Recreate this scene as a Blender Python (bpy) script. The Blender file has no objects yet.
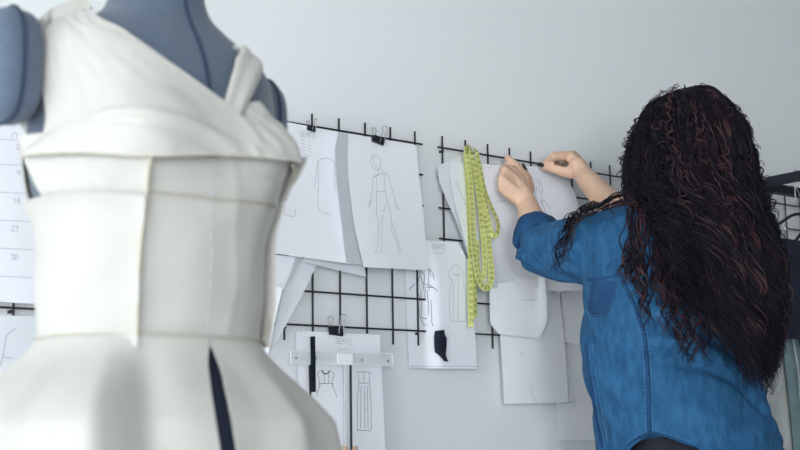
import bpy, bmesh, math, random
import numpy as np
from mathutils import Vector, Matrix, noise
random.seed(7); np.random.seed(7)
C = bpy.context.scene.collection
PI = math.pi
# ---------------------------------------------------------------- camera
FOC, YAW, PIT, ROL = 1301.5, .6755, .163, .0151
CAM = np.array([0, -2.2, .95])
_cy, _sy = math.cos(YAW), math.sin(YAW)
FW = np.array([_sy*math.cos(PIT), _cy*math.cos(PIT), math.sin(PIT)])
_R = np.array([_cy, -_sy, 0.]); _U = np.cross(_R, FW)
CX = math.cos(ROL)*_R - math.sin(ROL)*_U
CY = math.sin(ROL)*_R + math.cos(ROL)*_U
def ray(px, py): return FW + (px-400)/FOC*CX + (225-py)/FOC*CY
def at(px, py, y):                      # measured point of the photo on the plane at world depth y
    d = ray(px, py); return CAM + d*((y-CAM[1])/d[1])
def atz(px, py, z): return CAM + ray(px, py)*z
cd = bpy.data.cameras.new('camera'); cam = bpy.data.objects.new('camera', cd); C.objects.link(cam)
M = Matrix.Identity(4)
for i in range(3):
    M[i][0], M[i][1], M[i][2], M[i][3] = CX[i], CY[i], -FW[i], CAM[i]
cam.matrix_world = M
cd.sensor_width = 36; cd.lens = FOC/800*36; cd.clip_start = .05
cd.dof.use_dof = True; cd.dof.focus_distance = 2.85; cd.dof.aperture_fstop = 5.6
bpy.context.scene.camera = cam
vs = bpy.context.scene.view_settings
vs.view_transform = 'Standard'; vs.look = 'None'; vs.gamma = 1; vs.exposure = 0.25
# ---------------------------------------------------------------- materials
def srgb(r, g, b):
    f = lambda c: (c/255/12.92) if c/255 <= .04045 else ((c/255+.055)/1.055)**2.4
    return (f(r), f(g), f(b), 1)
def mat(name, col, rough=.6, col2=None, scale=20, detail=4, bump=0, bscale=None, spec=.3, metal=0, stretch=None, sheen=0, trans=0):
    m = bpy.data.materials.new(name); m.use_nodes = True
    nt = m.node_tree; b = nt.nodes['Principled BSDF']
    b.inputs['Base Color'].default_value = col; b.inputs['Roughness'].default_value = rough
    b.inputs['Specular IOR Level'].default_value = spec; b.inputs['Metallic'].default_value = metal
    if sheen: b.inputs['Sheen Weight'].default_value = sheen
    tc = nt.nodes.new('ShaderNodeTexCoord'); mp = nt.nodes.new('ShaderNodeMapping')
    nt.links.new(tc.outputs['Object'], mp.inputs['Vector'])
    if stretch: mp.inputs['Scale'].default_value = stretch
    if col2:
        n = nt.nodes.new('ShaderNodeTexNoise'); n.inputs['Scale'].default_value = scale; n.inputs['Detail'].default_value = detail
        r = nt.nodes.new('ShaderNodeValToRGB'); r.color_ramp.elements[0].color = col; r.color_ramp.elements[1].color = col2
        r.color_ramp.elements[0].position = .35; r.color_ramp.elements[1].position = .68
        nt.links.new(mp.outputs['Vector'], n.inputs['Vector']); nt.links.new(n.outputs['Fac'], r.inputs['Fac'])
        nt.links.new(r.outputs['Color'], b.inputs['Base Color'])
    if bump:
        n2 = nt.nodes.new('ShaderNodeTexNoise'); n2.inputs['Scale'].default_value = bscale or scale*4; n2.inputs['Detail'].default_value = 5
        bp = nt.nodes.new('ShaderNodeBump'); bp.inputs['Strength'].default_value = bump; bp.inputs['Distance'].default_value = .004
        nt.links.new(mp.outputs['Vector'], n2.inputs['Vector']); nt.links.new(n2.outputs['Fac'], bp.inputs['Height'])
        nt.links.new(bp.outputs['Normal'], b.inputs['Normal'])
    if trans:
        t = nt.nodes.new('ShaderNodeBsdfTransparent'); mx = nt.nodes.new('ShaderNodeMixShader'); mx.inputs[0].default_value = trans
        o = nt.nodes['Material Output']
        nt.links.new(b.outputs[0], mx.inputs[1]); nt.links.new(t.outputs[0], mx.inputs[2]); nt.links.new(mx.outputs[0], o.inputs[0])
    return m
WALL = mat('painted_plaster', (.76, .79, .805, 1), .85, (.78, .81, .825, 1), 1.5, 3, .06, 120)
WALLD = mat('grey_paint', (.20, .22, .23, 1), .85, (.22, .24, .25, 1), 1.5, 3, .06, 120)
CEIL = mat('ceiling_paint', (.45, .45, .45, 1), .9, (.48, .48, .48, 1), 2)
FLOOR = mat('floor_boards', (.74, .73, .71, 1), .5, (.80, .79, .77, 1), 6, 4, stretch=(1, 12, 1))
PAPER = mat('paper', (.81, .83, .885, 1), .8, (.83, .85, .90, 1), 8, 3, .05, 40)
PAPER2 = mat('tracing_paper', (.68, .715, .76, 1), .75, (.71, .745, .79, 1), 10, 3, .08, 30)
PAPER3 = mat('pattern_paper', (.84, .86, .88, 1), .8, (.86, .88, .90, 1), 9, 3, .1, 30)
INK = mat('pencil_line', (.10, .11, .14, 1), .7, (.14, .15, .18, 1), 60)
INKL = mat('light_pencil', (.33, .35, .41, 1), .7, (.38, .40, .46, 1), 60)
INKT = mat('printed_grey', (.46, .48, .53, 1), .7, (.50, .52, .57, 1), 60)
WIRE = mat('black_wire', (.012, .015, .022, 1), .45, (.02, .022, .03, 1), 40)
CLIPM = mat('black_clip_steel', (.008, .010, .016, 1), .3, (.014, .016, .024, 1), 40, spec=.5)
CHROME = mat('chrome_wire', (.42, .43, .45, 1), .35, (.48, .48, .50, 1), 30, metal=1)
FORM = mat('blue_grey_jersey', srgb(80, 93, 111), .85, srgb(87, 100, 118), 160, 3, .12, 500, sheen=.2)
SEAMM = mat('seam_dark_blue', srgb(40, 54, 76), .85, srgb(46, 60, 82), 90)
TOILE = mat('cream_calico', (.48, .475, .445, 1), .85, (.50, .495, .465, 1), 14, 4, .12, 260, sheen=.15)
TOILE2 = mat('calico_raw_edge', (.44, .42, .33, 1), .9, (.52, .50, .40, 1), 60, 4, .2, 200)
SKIN = mat('skin', srgb(204, 168, 144), .5, srgb(214, 180, 157), 25, 4, .05, 300)
NAIL = mat('dark_nail_polish', (.008, .010, .014, 1), .2, (.012, .013, .018, 1), 50, spec=.5)
DENIM = mat('blue_denim', srgb(27, 76, 116), .85, srgb(44, 97, 138), 70, 8, .35, 420, stretch=(1, 1, .4))
DENIMD = mat('dark_denim', srgb(20, 58, 98), .85, srgb(32, 74, 114), 25, 5, .2, 300)
STITCH = mat('pale_stitching', srgb(96, 146, 184), .8, srgb(70, 120, 162), 200)
BLACKC = mat('black_leggings', (.010, .012, .020, 1), .8, (.016, .018, .028, 1), 30)
NAVY = mat('navy_cloth', (.010, .015, .030, 1), .85, (.015, .021, .040, 1), 20, 4, .15, 120)
SAGE = mat('grey_green_cotton', srgb(104, 126, 132), .85, srgb(120, 142, 146), 18, 4, .2, 200)
PALE = mat('pale_grey_wool', srgb(176, 180, 180), .9, srgb(192, 196, 194), 30, 4, .2, 200)
HAIR = [mat('hair_black_brown', (.006, .006, .011, 1), .6, (.010, .009, .015, 1), 30, spec=.1),
        mat('hair_dark_brown', (.011, .008, .012, 1), .6, (.017, .011, .016, 1), 30, spec=.12),
        mat('hair_auburn', (.042, .018, .022, 1), .55, (.060, .024, .027, 1), 30, spec=.25)]
TAPE = mat('yellow_green_tape', srgb(222, 227, 142), .5, srgb(228, 233, 156), 30)
TAPEB = mat('tape_edge_olive', srgb(120, 132, 48), .6, srgb(132, 144, 56), 30)
TAPEI = mat('tape_print', srgb(112, 124, 58), .6, srgb(120, 132, 64), 30)
CLEAR = mat('frosted_clear_plastic', (.80, .83, .86, 1), .25, (.84, .86, .88, 1), 30, spec=.5, trans=.5)
WPLAS = mat('white_plastic', (.86, .87, .88, 1), .35, (.88, .89, .90, 1), 30, spec=.5)
STEEL = mat('dark_steel_edge', (.03, .05, .07, 1), .35, (.05, .07, .09, 1), 30, metal=.4)
WOOD = mat('pale_wood', (.45, .33, .22, 1), .6, (.52, .39, .27, 1), 12, 4, stretch=(1, 1, 8))
RACKM = mat('black_powder_coat', (.010, .014, .024, 1), .5, (.014, .019, .030, 1), 40)
DARKW = mat('desk_white', (.82, .82, .82, 1), .5, (.85, .85, .85, 1), 5)
EYE = mat('eye_white', (.7, .7, .7, 1), .2, (.75, .75, .75, 1), 50)
LIP = mat('lips', srgb(176, 96, 96), .5, srgb(186, 106, 104), 50)
GLASS = mat('window_glass', (.9, .95, 1, 1), .05, None, trans=.93)
# ---------------------------------------------------------------- helpers
def link(name, me, parent=None, m=None, smooth=True):
    o = bpy.data.objects.new(name, me); C.objects.link(o)
    if m:
        for x in (m if isinstance(m, (list, tuple)) else [m]): me.materials.append(x)
    if smooth:
        me.polygons.foreach_set('use_smooth', [True]*len(me.polygons))
    if parent:
        o.parent = parent
        bpy.context.view_layer.update()
        o.matrix_parent_inverse = parent.matrix_world.inverted()
    return o
class MB:                                # collects verts and faces of ONE mesh
    def __init__(s): s.v = []; s.f = []; s.mi = []
    def add(s, v, f, mi=0):
        n = len(s.v); s.v += [tuple(map(float, x)) for x in v]; s.f += [tuple(i+n for i in q) for q in f]; s.mi += [mi]*len(f)
    def build(s, name, m, parent=None, smooth=True):
        me = bpy.data.meshes.new(name); me.from_pydata(s.v, [], s.f); me.validate()
        o = link(name, me, parent, m, smooth)
        if smooth: me.set_sharp_from_angle(angle=math.radians(74))
        if any(s.mi) and len(s.mi) == len(me.polygons): me.polygons.foreach_set('material_index', s.mi)
        return o
    def box(s, lo, hi, mi=0):
        (a, b, c), (d, e, f) = lo, hi
        s.add([(a,b,c),(d,b,c),(d,e,c),(a,e,c),(a,b,f),(d,b,f),(d,e,f),(a,e,f)],
              [(0,3,2,1),(4,5,6,7),(0,1,5,4),(1,2,6,5),(2,3,7,6),(3,0,4,7)], mi)
    def tube(s, pts, r, n=6, mi=0, cap=True):
        pts = [np.array(p, float) for p in pts]; N = len(pts)
        rr = r if hasattr(r, '__len__') else [r]*N
        V = []; up = None
        for i in range(N):
            t = pts[min(i+1, N-1)]-pts[max(i-1, 0)]; t = t/(np.linalg.norm(t)+1e-12)
            if up is None:
                a = np.array([0, 0, 1.]) if abs(t[2]) < .9 else np.array([1., 0, 0])
                up = np.cross(t, a)
            up = up - t*np.dot(up, t); up /= np.linalg.norm(up)+1e-12
            w = np.cross(t, up)
            for k in range(n):
                a = 2*PI*k/n; V.append(pts[i]+rr[i]*(math.cos(a)*up+math.sin(a)*w))
        Fc = [(i*n+k, i*n+(k+1) % n, (i+1)*n+(k+1) % n, (i+1)*n+k) for i in range(N-1) for k in range(n)]
        if cap: Fc += [tuple(range(n-1, -1, -1)), tuple(range((N-1)*n, N*n))]
        s.add(V, Fc, mi)
    def capsule(s, p0, r0, p1, r1, n=14, h=4):
        p0, p1 = np.array(p0, float), np.array(p1, float)
        t = p1-p0; L = np.linalg.norm(t); t = t/(L+1e-12)
        a = np.array([0, 0, 1.]) if abs(t[2]) < .9 else np.array([1., 0, 0])
        u = np.cross(t, a); u /= np.linalg.norm(u); w = np.cross(t, u)
        rings = []
        for i in range(1, h+1):
            g = PI/2*i/h; rings.append((p0-t*r0*math.cos(g), r0*math.sin(g)))
        for i in range(h):
            g = PI/2*i/h; rings.append((p1+t*r1*math.sin(g), r1*math.cos(g)))
        V = [p0-t*r0]
        for c, r in rings:
            for k in range(n):
                q = 2*PI*k/n; V.append(c+r*(math.cos(q)*u+math.sin(q)*w))
        V.append(p1+t*r1); e = len(V)-1; m = len(rings)
        Fc = [(0, 1+(k+1) % n, 1+k) for k in range(n)]
        Fc += [(1+i*n+k, 1+i*n+(k+1) % n, 1+(i+1)*n+(k+1) % n, 1+(i+1)*n+k) for i in range(m-1) for k in range(n)]
        Fc += [(e, 1+(m-1)*n+k, 1+(m-1)*n+(k+1) % n) for k in range(n)]
        s.add(V, Fc)
    def loft(s, rings, mi=0):            # closed rings of equal length, capped
        n = len(rings[0]); V = [p for r in rings for p in r]; m = len(rings)
        Fc = [(i*n+k, i*n+(k+1) % n, (i+1)*n+(k+1) % n, (i+1)*n+k) for i in range(m-1) for k in range(n)]
        Fc += [tuple(range(n-1, -1, -1)), tuple(range((m-1)*n, m*n))]
        s.add(V, Fc, mi)
    def slab(s, G, off, mi=0):           # solid sheet: grid of points G[v][u] with thickness vector(s)
        nv, nu = len(G), len(G[0])
        A = [np.array(p, float) for r in G for p in r]
        off = np.array(off, float)
        B = [p+(off if off.ndim == 1 else off[i]) for i, p in enumerate(A)]
        N = nv*nu; Fc = []
        for i in range(nv-1):
            for j in range(nu-1):
                a = i*nu+j; Fc.append((a, a+1, a+nu+1, a+nu)); Fc.append((N+a, N+a+nu, N+a+nu+1, N+a+1))
        rim = [j for j in range(nu)]+[i*nu+nu-1 for i in range(1, nv)]+[(nv-1)*nu+j for j in range(nu-2, -1, -1)]+[i*nu for i in range(nv-2, 0, -1)]
        for k in range(len(rim)):
            a, b = rim[k], rim[(k+1) % len(rim)]; Fc.append((b, a, N+a, N+b))
        s.add(A+B, Fc, mi)
def thing(name, label, cat, loc=(0, 0, 0), group=None):
    o = bpy.data.objects.new(name, None); C.objects.link(o); o.location = loc; o.empty_display_size = .05
    return tag(o, label, cat, group)
def tag(o, label, cat, group=None):
    o['label'] = label; o['category'] = cat
    if group: o['group'] = group
    return o
def struct(o): o['kind'] = 'structure'; return o
def remesh(mb, name, vox, m, parent, smooth_it=4, fac=.5):
    me = bpy.data.meshes.new(name+'_raw'); me.from_pydata(mb.v, [], mb.f)
    o = bpy.data.objects.new(name+'_raw', me); C.objects.link(o)
    r = o.modifiers.new('r', 'REMESH'); r.mode = 'VOXEL'; r.voxel_size = vox; r.use_smooth_shade = True
    s = o.modifiers.new('s', 'SMOOTH'); s.iterations = smooth_it; s.factor = fac
    bpy.context.view_layer.update()
    ev = o.evaluated_get(bpy.context.evaluated_depsgraph_get())
    out = bpy.data.meshes.new_from_object(ev); out.name = name
    bpy.data.objects.remove(o); bpy.data.meshes.remove(me)
    out.materials.clear()
    return link(name, out, parent, m)
def lerp(a, b, t): return a+(b-a)*t
def sm(t): t = min(1, max(0, t)); return t*t*(3-2*t)
def interp(tab, x):                      # rows (x, a, b, ...): monotone smooth interpolation
    if x <= tab[0][0]: return tab[0][1:]
    if x >= tab[-1][0]: return tab[-1][1:]
    xs = [r[0] for r in tab]
    i = max(k for k in range(len(tab)-1) if xs[k] <= x)
    t = (x-xs[i])/(xs[i+1]-xs[i]); res = []
    for c in range(1, len(tab[0])):
        p1, p2 = tab[i][c], tab[i+1][c]; h = xs[i+1]-xs[i]
        m1 = (p2-tab[i-1][c])/(xs[i+1]-xs[i-1]) if i > 0 else (p2-p1)/h
        m2 = (tab[i+2][c]-p1)/(xs[i+2]-xs[i]) if i+2 < len(tab) else (p2-p1)/h
        res.append((2*t**3-3*t*t+1)*p1+(t**3-2*t*t+t)*h*m1+(-2*t**3+3*t*t)*p2+(t**3-t*t)*h*m2)
    return res
def poly(pts, n):                        # resample polyline to n points
    P = np.array(pts, float)
    if len(P) == 1: return np.repeat(P, n, 0)
    d = np.r_[0, np.cumsum(np.linalg.norm(np.diff(P, axis=0), axis=1))]; t = np.linspace(0, d[-1], n)
    return np.stack([np.interp(t, d, P[:, k]) for k in range(P.shape[1])], 1)
def crom(pts, n):                        # Catmull-Rom resample
    P = [np.array(p, float) for p in pts]; P = [2*P[0]-P[1]]+P+[2*P[-1]-P[-2]]; out = []
    k = max(4, n)
    for i in range(1, len(P)-2):
        for j in range(k):
            t = j/k; a, b, c, d = P[i-1:i+3]
            out.append(.5*(2*b+(c-a)*t+(2*a-5*b+4*c-d)*t*t+(3*b-a-3*c+d)*t**3))
    out.append(P[-2]); return poly(out, n) if n else out
# ---------------------------------------------------------------- the room
def wallbox(name, lo, hi, m):
    b = MB(); b.box(lo, hi); return struct(b.build(name, m, None, False))
XL, XR, YB, YF, HT = -3.2, 4.6, .0, -6.2, 2.85
wallbox('floor', (XL-.1, YF-.1, -.1), (XR+.1, .1, 0), FLOOR)
wallbox('ceiling', (XL-.1, YF-.1, HT), (XR+.1, .1, HT+.1), CEIL)
wallbox('wall_back', (XL-.1, 0, 0), (XR+.1, .1, HT), WALL)
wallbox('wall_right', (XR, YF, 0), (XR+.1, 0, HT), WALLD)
FW0, FW1 = -3.05, -1.5  # unseen front window, added to throw more light on the back wall
wf_ = MB()
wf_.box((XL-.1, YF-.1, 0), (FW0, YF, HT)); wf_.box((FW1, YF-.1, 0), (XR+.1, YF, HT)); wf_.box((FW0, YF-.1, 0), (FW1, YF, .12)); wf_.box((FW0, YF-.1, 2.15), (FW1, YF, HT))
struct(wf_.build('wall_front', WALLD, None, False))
fr = MB(); w = .05
for x0, x1, z0, z1 in ((FW0, FW1, .12, .17), (FW0, FW1, 2.1, 2.15), (FW0, FW0+w, .17, 2.1), (FW1-w, FW1, .17, 2.1), ((FW0+FW1)/2-w/2, (FW0+FW1)/2+w/2, .17, 2.1)): fr.box((x0, YF-.07, z0), (x1, YF-.03, z1))
wf_ = struct(fr.build('window_3', WPLAS, None, False))  # frame of the added, unseen front window
g = MB(); g.box((FW0+w, YF-.052, .17), (FW1-w, YF-.048, 2.1)); g.build('window_pane', GLASS, wf_, False)  # pane of the added front window
L = bpy.data.lights.new('window_daylight', 'AREA'); L.shape = 'RECTANGLE'; L.size = FW1-FW0; L.size_y = 2.03; L.energy = 245; L.color = (.93, .97, 1.0)  # area light of the added front window
lo = bpy.data.objects.new('window_daylight', L); C.objects.link(lo); lo.location = ((FW0+FW1)/2, YF-.3, 1.135); lo.rotation_euler = (-PI/2, 0, 0)
lo.rotation_euler = Vector((0, -1, 0)).to_track_quat('Z', 'Y').to_euler()
wl = MB()                                # left wall with two tall windows
WIN = [(-5.4, -3.4), (-2.9, -.3)]; WZ0, WZ1 = .12, 2.15
ys = [YF, WIN[0][0], WIN[0][1], WIN[1][0], WIN[1][1], 0]
for i in (0, 2, 4): wl.box((XL-.1, ys[i], 0), (XL, ys[i+1], HT))
for a, b in WIN: wl.box((XL-.1, a, 0), (XL, b, WZ0)); wl.box((XL-.1, a, WZ1), (XL, b, HT))
struct(wl.build('wall_left', WALL, None, False))
for k, (a, b) in enumerate(WIN):
    fr = MB(); x0, x1 = XL-.07, XL-.03; w = .05
    fr.box((x0, a, WZ0), (x1, b, WZ0+w)); fr.box((x0, a, WZ1-w), (x1, b, WZ1))
    fr.box((x0, a, WZ0+w), (x1, a+w, WZ1-w)); fr.box((x0, b-w, WZ0+w), (x1, b, WZ1-w)); fr.box((x0, (a+b)/2-w/2, WZ0+w), (x1, (a+b)/2+w/2, WZ1-w))
    wf = struct(fr.build('window_%d' % (k+1), WPLAS, None, False))
    g = MB(); g.box((XL-.052, a+w, WZ0+w), (XL-.048, b-w, WZ1-w)); g.build('window_pane', GLASS, wf, False)
    L = bpy.data.lights.new('window_daylight', 'AREA'); L.shape = 'RECTANGLE'; L.size = b-a; L.size_y = WZ1-WZ0
    L.energy = 108 if k else 120; L.color = (.93, .97, 1.0)
    lo = bpy.data.objects.new('window_daylight', L); C.objects.link(lo); lo.location = (XL-.3, (a+b)/2, (WZ0+WZ1)/2)
    lo.rotation_euler = (0, -PI/2, 0)
    lo.rotation_euler = Vector((-1, 0, 0)).to_track_quat('Z', 'Y').to_euler()
bb = MB(); bb.box((XL, -.015, 0), (XR, 0, .09)); struct(bb.build('baseboard_back', WPLAS, None, False))
W = bpy.data.worlds.new('sky'); bpy.context.scene.world = W; W.use_nodes = True
nt = W.node_tree; bg = nt.nodes['Background']
sky = nt.nodes.new('ShaderNodeTexSky'); sky.sky_type = 'NISHITA'; sky.sun_disc = False; sky.sun_elevation = math.radians(40); sky.sun_rotation = math.radians(120)
nt.links.new(sky.outputs[0], bg.inputs['Color']); bg.inputs['Strength'].default_value = .12
# ---------------------------------------------------------------- wire grid panels
S = .06956; Z0 = 1.5984; GY = -.014
def grid(name, xs, zs, ends, label, off=GY):
    t = thing(name, label, 'wire grid', (xs[0], off, zs[-1]), 'wire grid panels on the wall')
    x0, x1, zt, zb = ends; r = .0022
    for x in xs:
        b = MB(); b.tube([(x, off, zb), (x, off, zt)], r, 6); b.build('vertical_wire', WIRE, t)
    for z in zs:
        b = MB(); b.tube([(x0, off-.004, z), (x1, off-.004, z)], r, 6); b.build('horizontal_wire', WIRE, t)
    for x in (xs[0]+.003, xs[-1]-.003):
        for z in (zs[0], zs[-1]):
            b = MB(); b.tube([(x, -.0005, z-.006), (x, off+.001, z-.006)], .003, 6); b.build('wall_hook', WIRE, t)
    return t
zs = [Z0-j*S for j in range(7)]
XA, XB = 1.5195, 1.8778
grid('wire_grid_panel', [XA+i*S for i in range(-1, 5)], zs, (XA-1.4*S, XA+4.25*S, Z0+.4*S, Z0-6.45*S), 'black wire grid panel in the middle with three binder-clipped sheets on it')
grid('wire_grid_panel', [XB+i*S for i in range(0, 12)], zs, (XB-.25*S, XB+11.2*S, Z0+.4*S, Z0-6.45*S), 'black wire grid panel behind the yellow tape and the raised hands')
XD = 3.1735-6*S
grid('wire_grid_panel', [XD+i*S for i in range(0, 9)], zs, (XD-.25*S, XD+8.2*S, Z0+.4*S, Z0-6.45*S), 'black wire grid panel on the wall behind the black clothes rack')
zl = [1.1852+j*S for j in range(6, -1, -1)]
grid('wire_grid_panel', [.8855-i*S for i in range(6, -1, -1)], zl, (.8855-6.3*S, .939, zl[0]+.03, 1.1852-.014), 'black wire grid panel behind the calendar at far left')
# ---------------------------------------------------------------- paper sheets
class Sheet:
    def __init__(s, left, right, off, bend=None, n=14):
        s.L, s.Rr, s.off, s.bend, s.n = poly(left, 41), poly(right, 41), off, bend or (lambda u, v: 0), n
    def px(s, u, v):
        k = min(max(v, 0), 1)*40; i = min(int(k), 39); t = k-i
        a = s.L[i]*(1-t)+s.L[i+1]*t; b = s.Rr[i]*(1-t)+s.Rr[i+1]*t
        return a*(1-u)+b*u
    def pt(s, u, v, lift=0):
        p = s.px(u, v); return at(p[0], p[1], -(s.off+s.bend(u, v)+lift))
    def uv(s, X):
        u = v = .5; X = np.array(X, float)
        for _ in range(25):
            p = s.px(u, v); e = X-p; h = 1e-3
            a = (s.px(u+h, v)-p)/h; b = (s.px(u, min(v+h, 1))-s.px(u, min(v+h, 1)-h))/h
            try: d = np.linalg.solve(np.array([a, b]).T, e)
            except Exception: break
            u = min(1.2, max(-.2, u+d[0])); v = min(1, max(0, v+d[1]))
        return min(1, max(0, u)), v
def sheet(name, label, left, right, off, bend=None, m=None, cat='paper', group='sketches pinned on the wall', nu=16, nv=20):
    s = Sheet(left, right, off, bend)
    G = [[s.pt(j/(nu-1), i/(nv-1)) for j in range(nu)] for i in range(nv)]
    b = MB(); b.slab(G, (0, .0006, 0)); s.o = tag(b.build(name, m or PAPER, None), label, cat, group)
    return s
def ink(s, lines, w=.0011, m=None, name='drawing', lift=.0007):
    b = MB()
    for ln in lines:
        P = np.array(ln, float); L = np.linalg.norm(np.diff(P, axis=0), axis=1).sum()
        P = poly(ln, max(len(ln)*2, int(L/2.5)+2))
        Q = [s.pt(*s.uv(p), lift=lift) for p in P]
        V = []
        for i in range(len(Q)):
            t = Q[min(i+1, len(Q)-1)]-Q[max(i-1, 0)]; n = np.array([t[2], 0, -t[0]]); L = np.linalg.norm(n)
            n = n/L*w/2 if L > 1e-9 else np.array([w/2, 0, 0])
            V += [Q[i]-n, Q[i]+n]
        b.add(V, [(2*i, 2*i+1, 2*i+3, 2*i+2) for i in range(len(Q)-1)])
    return b.build(name, m or INK, s.o, False)
GL = {'G': [[(1,.8),(.7,1),(.3,1),(0,.7),(0,.3),(.3,0),(.8,0),(1,.2),(1,.5),(.6,.5)]], 'E': [[(1,1),(0,1),(0,0),(1,0)],[(0,.5),(.8,.5)]],
 'N': [[(0,0),(0,1),(1,0),(1,1)]], 'T': [[(0,1),(1,1)],[(.5,1),(.5,0)]], 'S': [[(1,.85),(.7,1),(.2,1),(0,.75),(.2,.55),(.8,.45),(1,.25),(.8,0),(.2,0),(0,.15)]],
 'n': [[(0,0),(0,1),(1,1),(1,0)]],
 '0': [[(.3,1),(.7,1),(1,.7),(1,.3),(.7,0),(.3,0),(0,.3),(0,.7),(.3,1)]], '1': [[(.2,.75),(.6,1),(.6,0)]], '2': [[(0,.8),(.3,1),(.8,1),(1,.75),(0,0),(1,0)]],
 '3': [[(0,1),(1,1),(.4,.6),(1,.4),(.8,0),(0,.05)]], '4': [[(.8,0),(.8,1),(0,.3),(1,.3)]], '5': [[(1,1),(.1,1),(0,.55),(.8,.6),(1,.3),(.7,0),(0,.05)]],
 '6': [[(.9,1),(.3,.8),(0,.3),(.3,0),(.8,0),(1,.3),(.7,.55),(.1,.45)]], '7': [[(0,1),(1,1),(.3,0)]], '8': [[(.5,.55),(.1,.8),(.5,1),(.9,.8),(.5,.55),(0,.25),(.5,0),(1,.25),(.5,.55)]],
 '9': [[(.9,.6),(.3,.5),(0,.75),(.4,1),(.9,.85),(.9,.5),(.5,0)]]}
def word(txt, x, y, w, h, gap=.35, slope=0):
    out = []; n = len(txt); cw = w/(n+gap*(n-1))
    for i, ch in enumerate(txt):
        x0 = x+i*cw*(1+gap)
        for st in GL[ch]: out.append([(x0+a*cw, y+(1-b)*h+slope*(x0+a*cw-x)) for a, b in st])
    return out
def scrib(x, y, w, n, slope=.1): return [[(x+i*w/n, y+slope*i*w/n+(.5 if i % 2 else -.5)) for i in range(n+1)]]
SK = 'sketches pinned on the wall'
# sheet with the long-sleeved top at left, partly behind the dress
P1 = sheet('sketch_sheet', 'white sheet with small clip and pencil drawing of a long-sleeved top, beside the dress form',
    [(262,117),(262,180),(264,252)], [(341,132.5),(344,190),(351,264)], .028, lambda u, v: .016*v*v+.012*max(0, u-.6)*v, group=SK)
ink(P1, word('GENTS', 300, 131, 15, 5.5, slope=.1), .0013, INKT, 'title')
ink(P1, sum([scrib(300+.6*i, 140+3.4*i, 4.5, 3)+scrib(307.5+.4*i, 141.5+3.4*i, 3, 2) for i in range(5)], []), .0009, INKT, 'notes')
ink(P1, [[(318,161),(322,158.5),(327,158),(332,160),(335,163)], [(318,161),(318.5,180),(318,205),(317.5,207),(323,213),(331,214.5)], [(318,161),(314.5,186),(313.5,189),(316.5,189)],
         [(335,163),(334,185),(336,191)], [(285,205),(284,214),(290,216),(295,217),(295.5,209)]], .0009, INKL)
P1b = sheet('paper_sheet', 'plain sheet whose lower right corner peeks out under the long-sleeved top drawing',
    [(300,150),(304,262)], [(352,160),(366,277)], .020, lambda u, v: .01*v, PAPER2)
P2 = sheet('sketch_sheet', 'large sheet with black binder clip and slim standing fashion figure in pencil',
    [(345,133),(349,180),(354,225),(364,267)], [(416,145),(419,175),(424,220),(428,270.5)], .034, lambda u, v: .018*v*v+.006*math.sin(3*u+1)*v, nu=20, group=SK)
def fig(pts): return [pts]
ink(P2, [[(372,155.5),(375.5,154.8),(379,156.8),(380.6,161),(380.5,166),(378,170),(375,170),(372,166),(370.5,161),(372,155.5)], [(374.5,156.5),(373.2,160),(374.8,164),(376.5,168)],
         [(378.5,169),(379,173),(376,175.5),(373,177.5),(384,172.5),(388,175),(391,186),(394,196),(396.5,203),(394,204.5)], [(381,168),(383,172.5)],
         [(373,177.5),(372.5,188),(371.5,196),(370,201)], [(376.5,178),(377,188),(376.5,197),(376.5,214)], [(384,174),(385,190),(387,200)], [(376.5,191.5),(386,191)],
         [(376.5,214),(379,222),(378,246),(376,252),(374.5,253.5)], [(382.5,215),(382,226),(382,246),(381,253),(377.5,253)], [(387,200),(390,211),(392,223),(394,228),(399,243),(401,252),(399,253)],
         [(383,212),(386,205)], [(392,223),(390.5,228),(396,239),(398.5,249),(399,253)], [(370,201),(368.5,208),(372,200)], [(396.5,203),(399,210),(395,206)]], .0009, INKL)
P2e = sheet('paper_sheet', 'sheet with folded pale top left corner behind the standing fashion figure drawing',
    [(338.5,132.5),(335,150),(337,180),(341,215),(346,262)], [(352,134.5),(352,150),(354,180),(357,215),(366,266)], .046, lambda u, v: -.016*u+.006*v, PAPER2, nu=10)
# slanted sheets low beside the dress
P3 = sheet('paper_sheet', 'slanted grey sheet with faint rows of print, narrowing downwards beside the dress',
    [(289,254),(285,285),(274,330),(267,355)], [(318,262),(304,292),(286,325),(268,356)], .022, lambda u, v: .012*v+.01*u*v, PAPER2, nu=10)
ink(P3, [[(297-1.2*i, 262+2.6*i), (303-1.2*i, 259.5+2.6*i)] for i in range(10)], .0009, INKL, 'printed_rows')
P3b = sheet('paper_sheet', 'white slanted folded strip closest to the dress, under the long-sleeved top sheet',
    [(262,283),(258,330),(263,353)], [(283,288),(276,315),(268,356)], .036, lambda u, v: .012*u, PAPER, nu=8)
P3c = sheet('paper_sheet', 'short white sheet tucked between the long-sleeved top sheet and the folded strip',
    [(262,253),(262,288)], [(296,257),(284,290)], .030, None, PAPER, nu=8)
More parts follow.
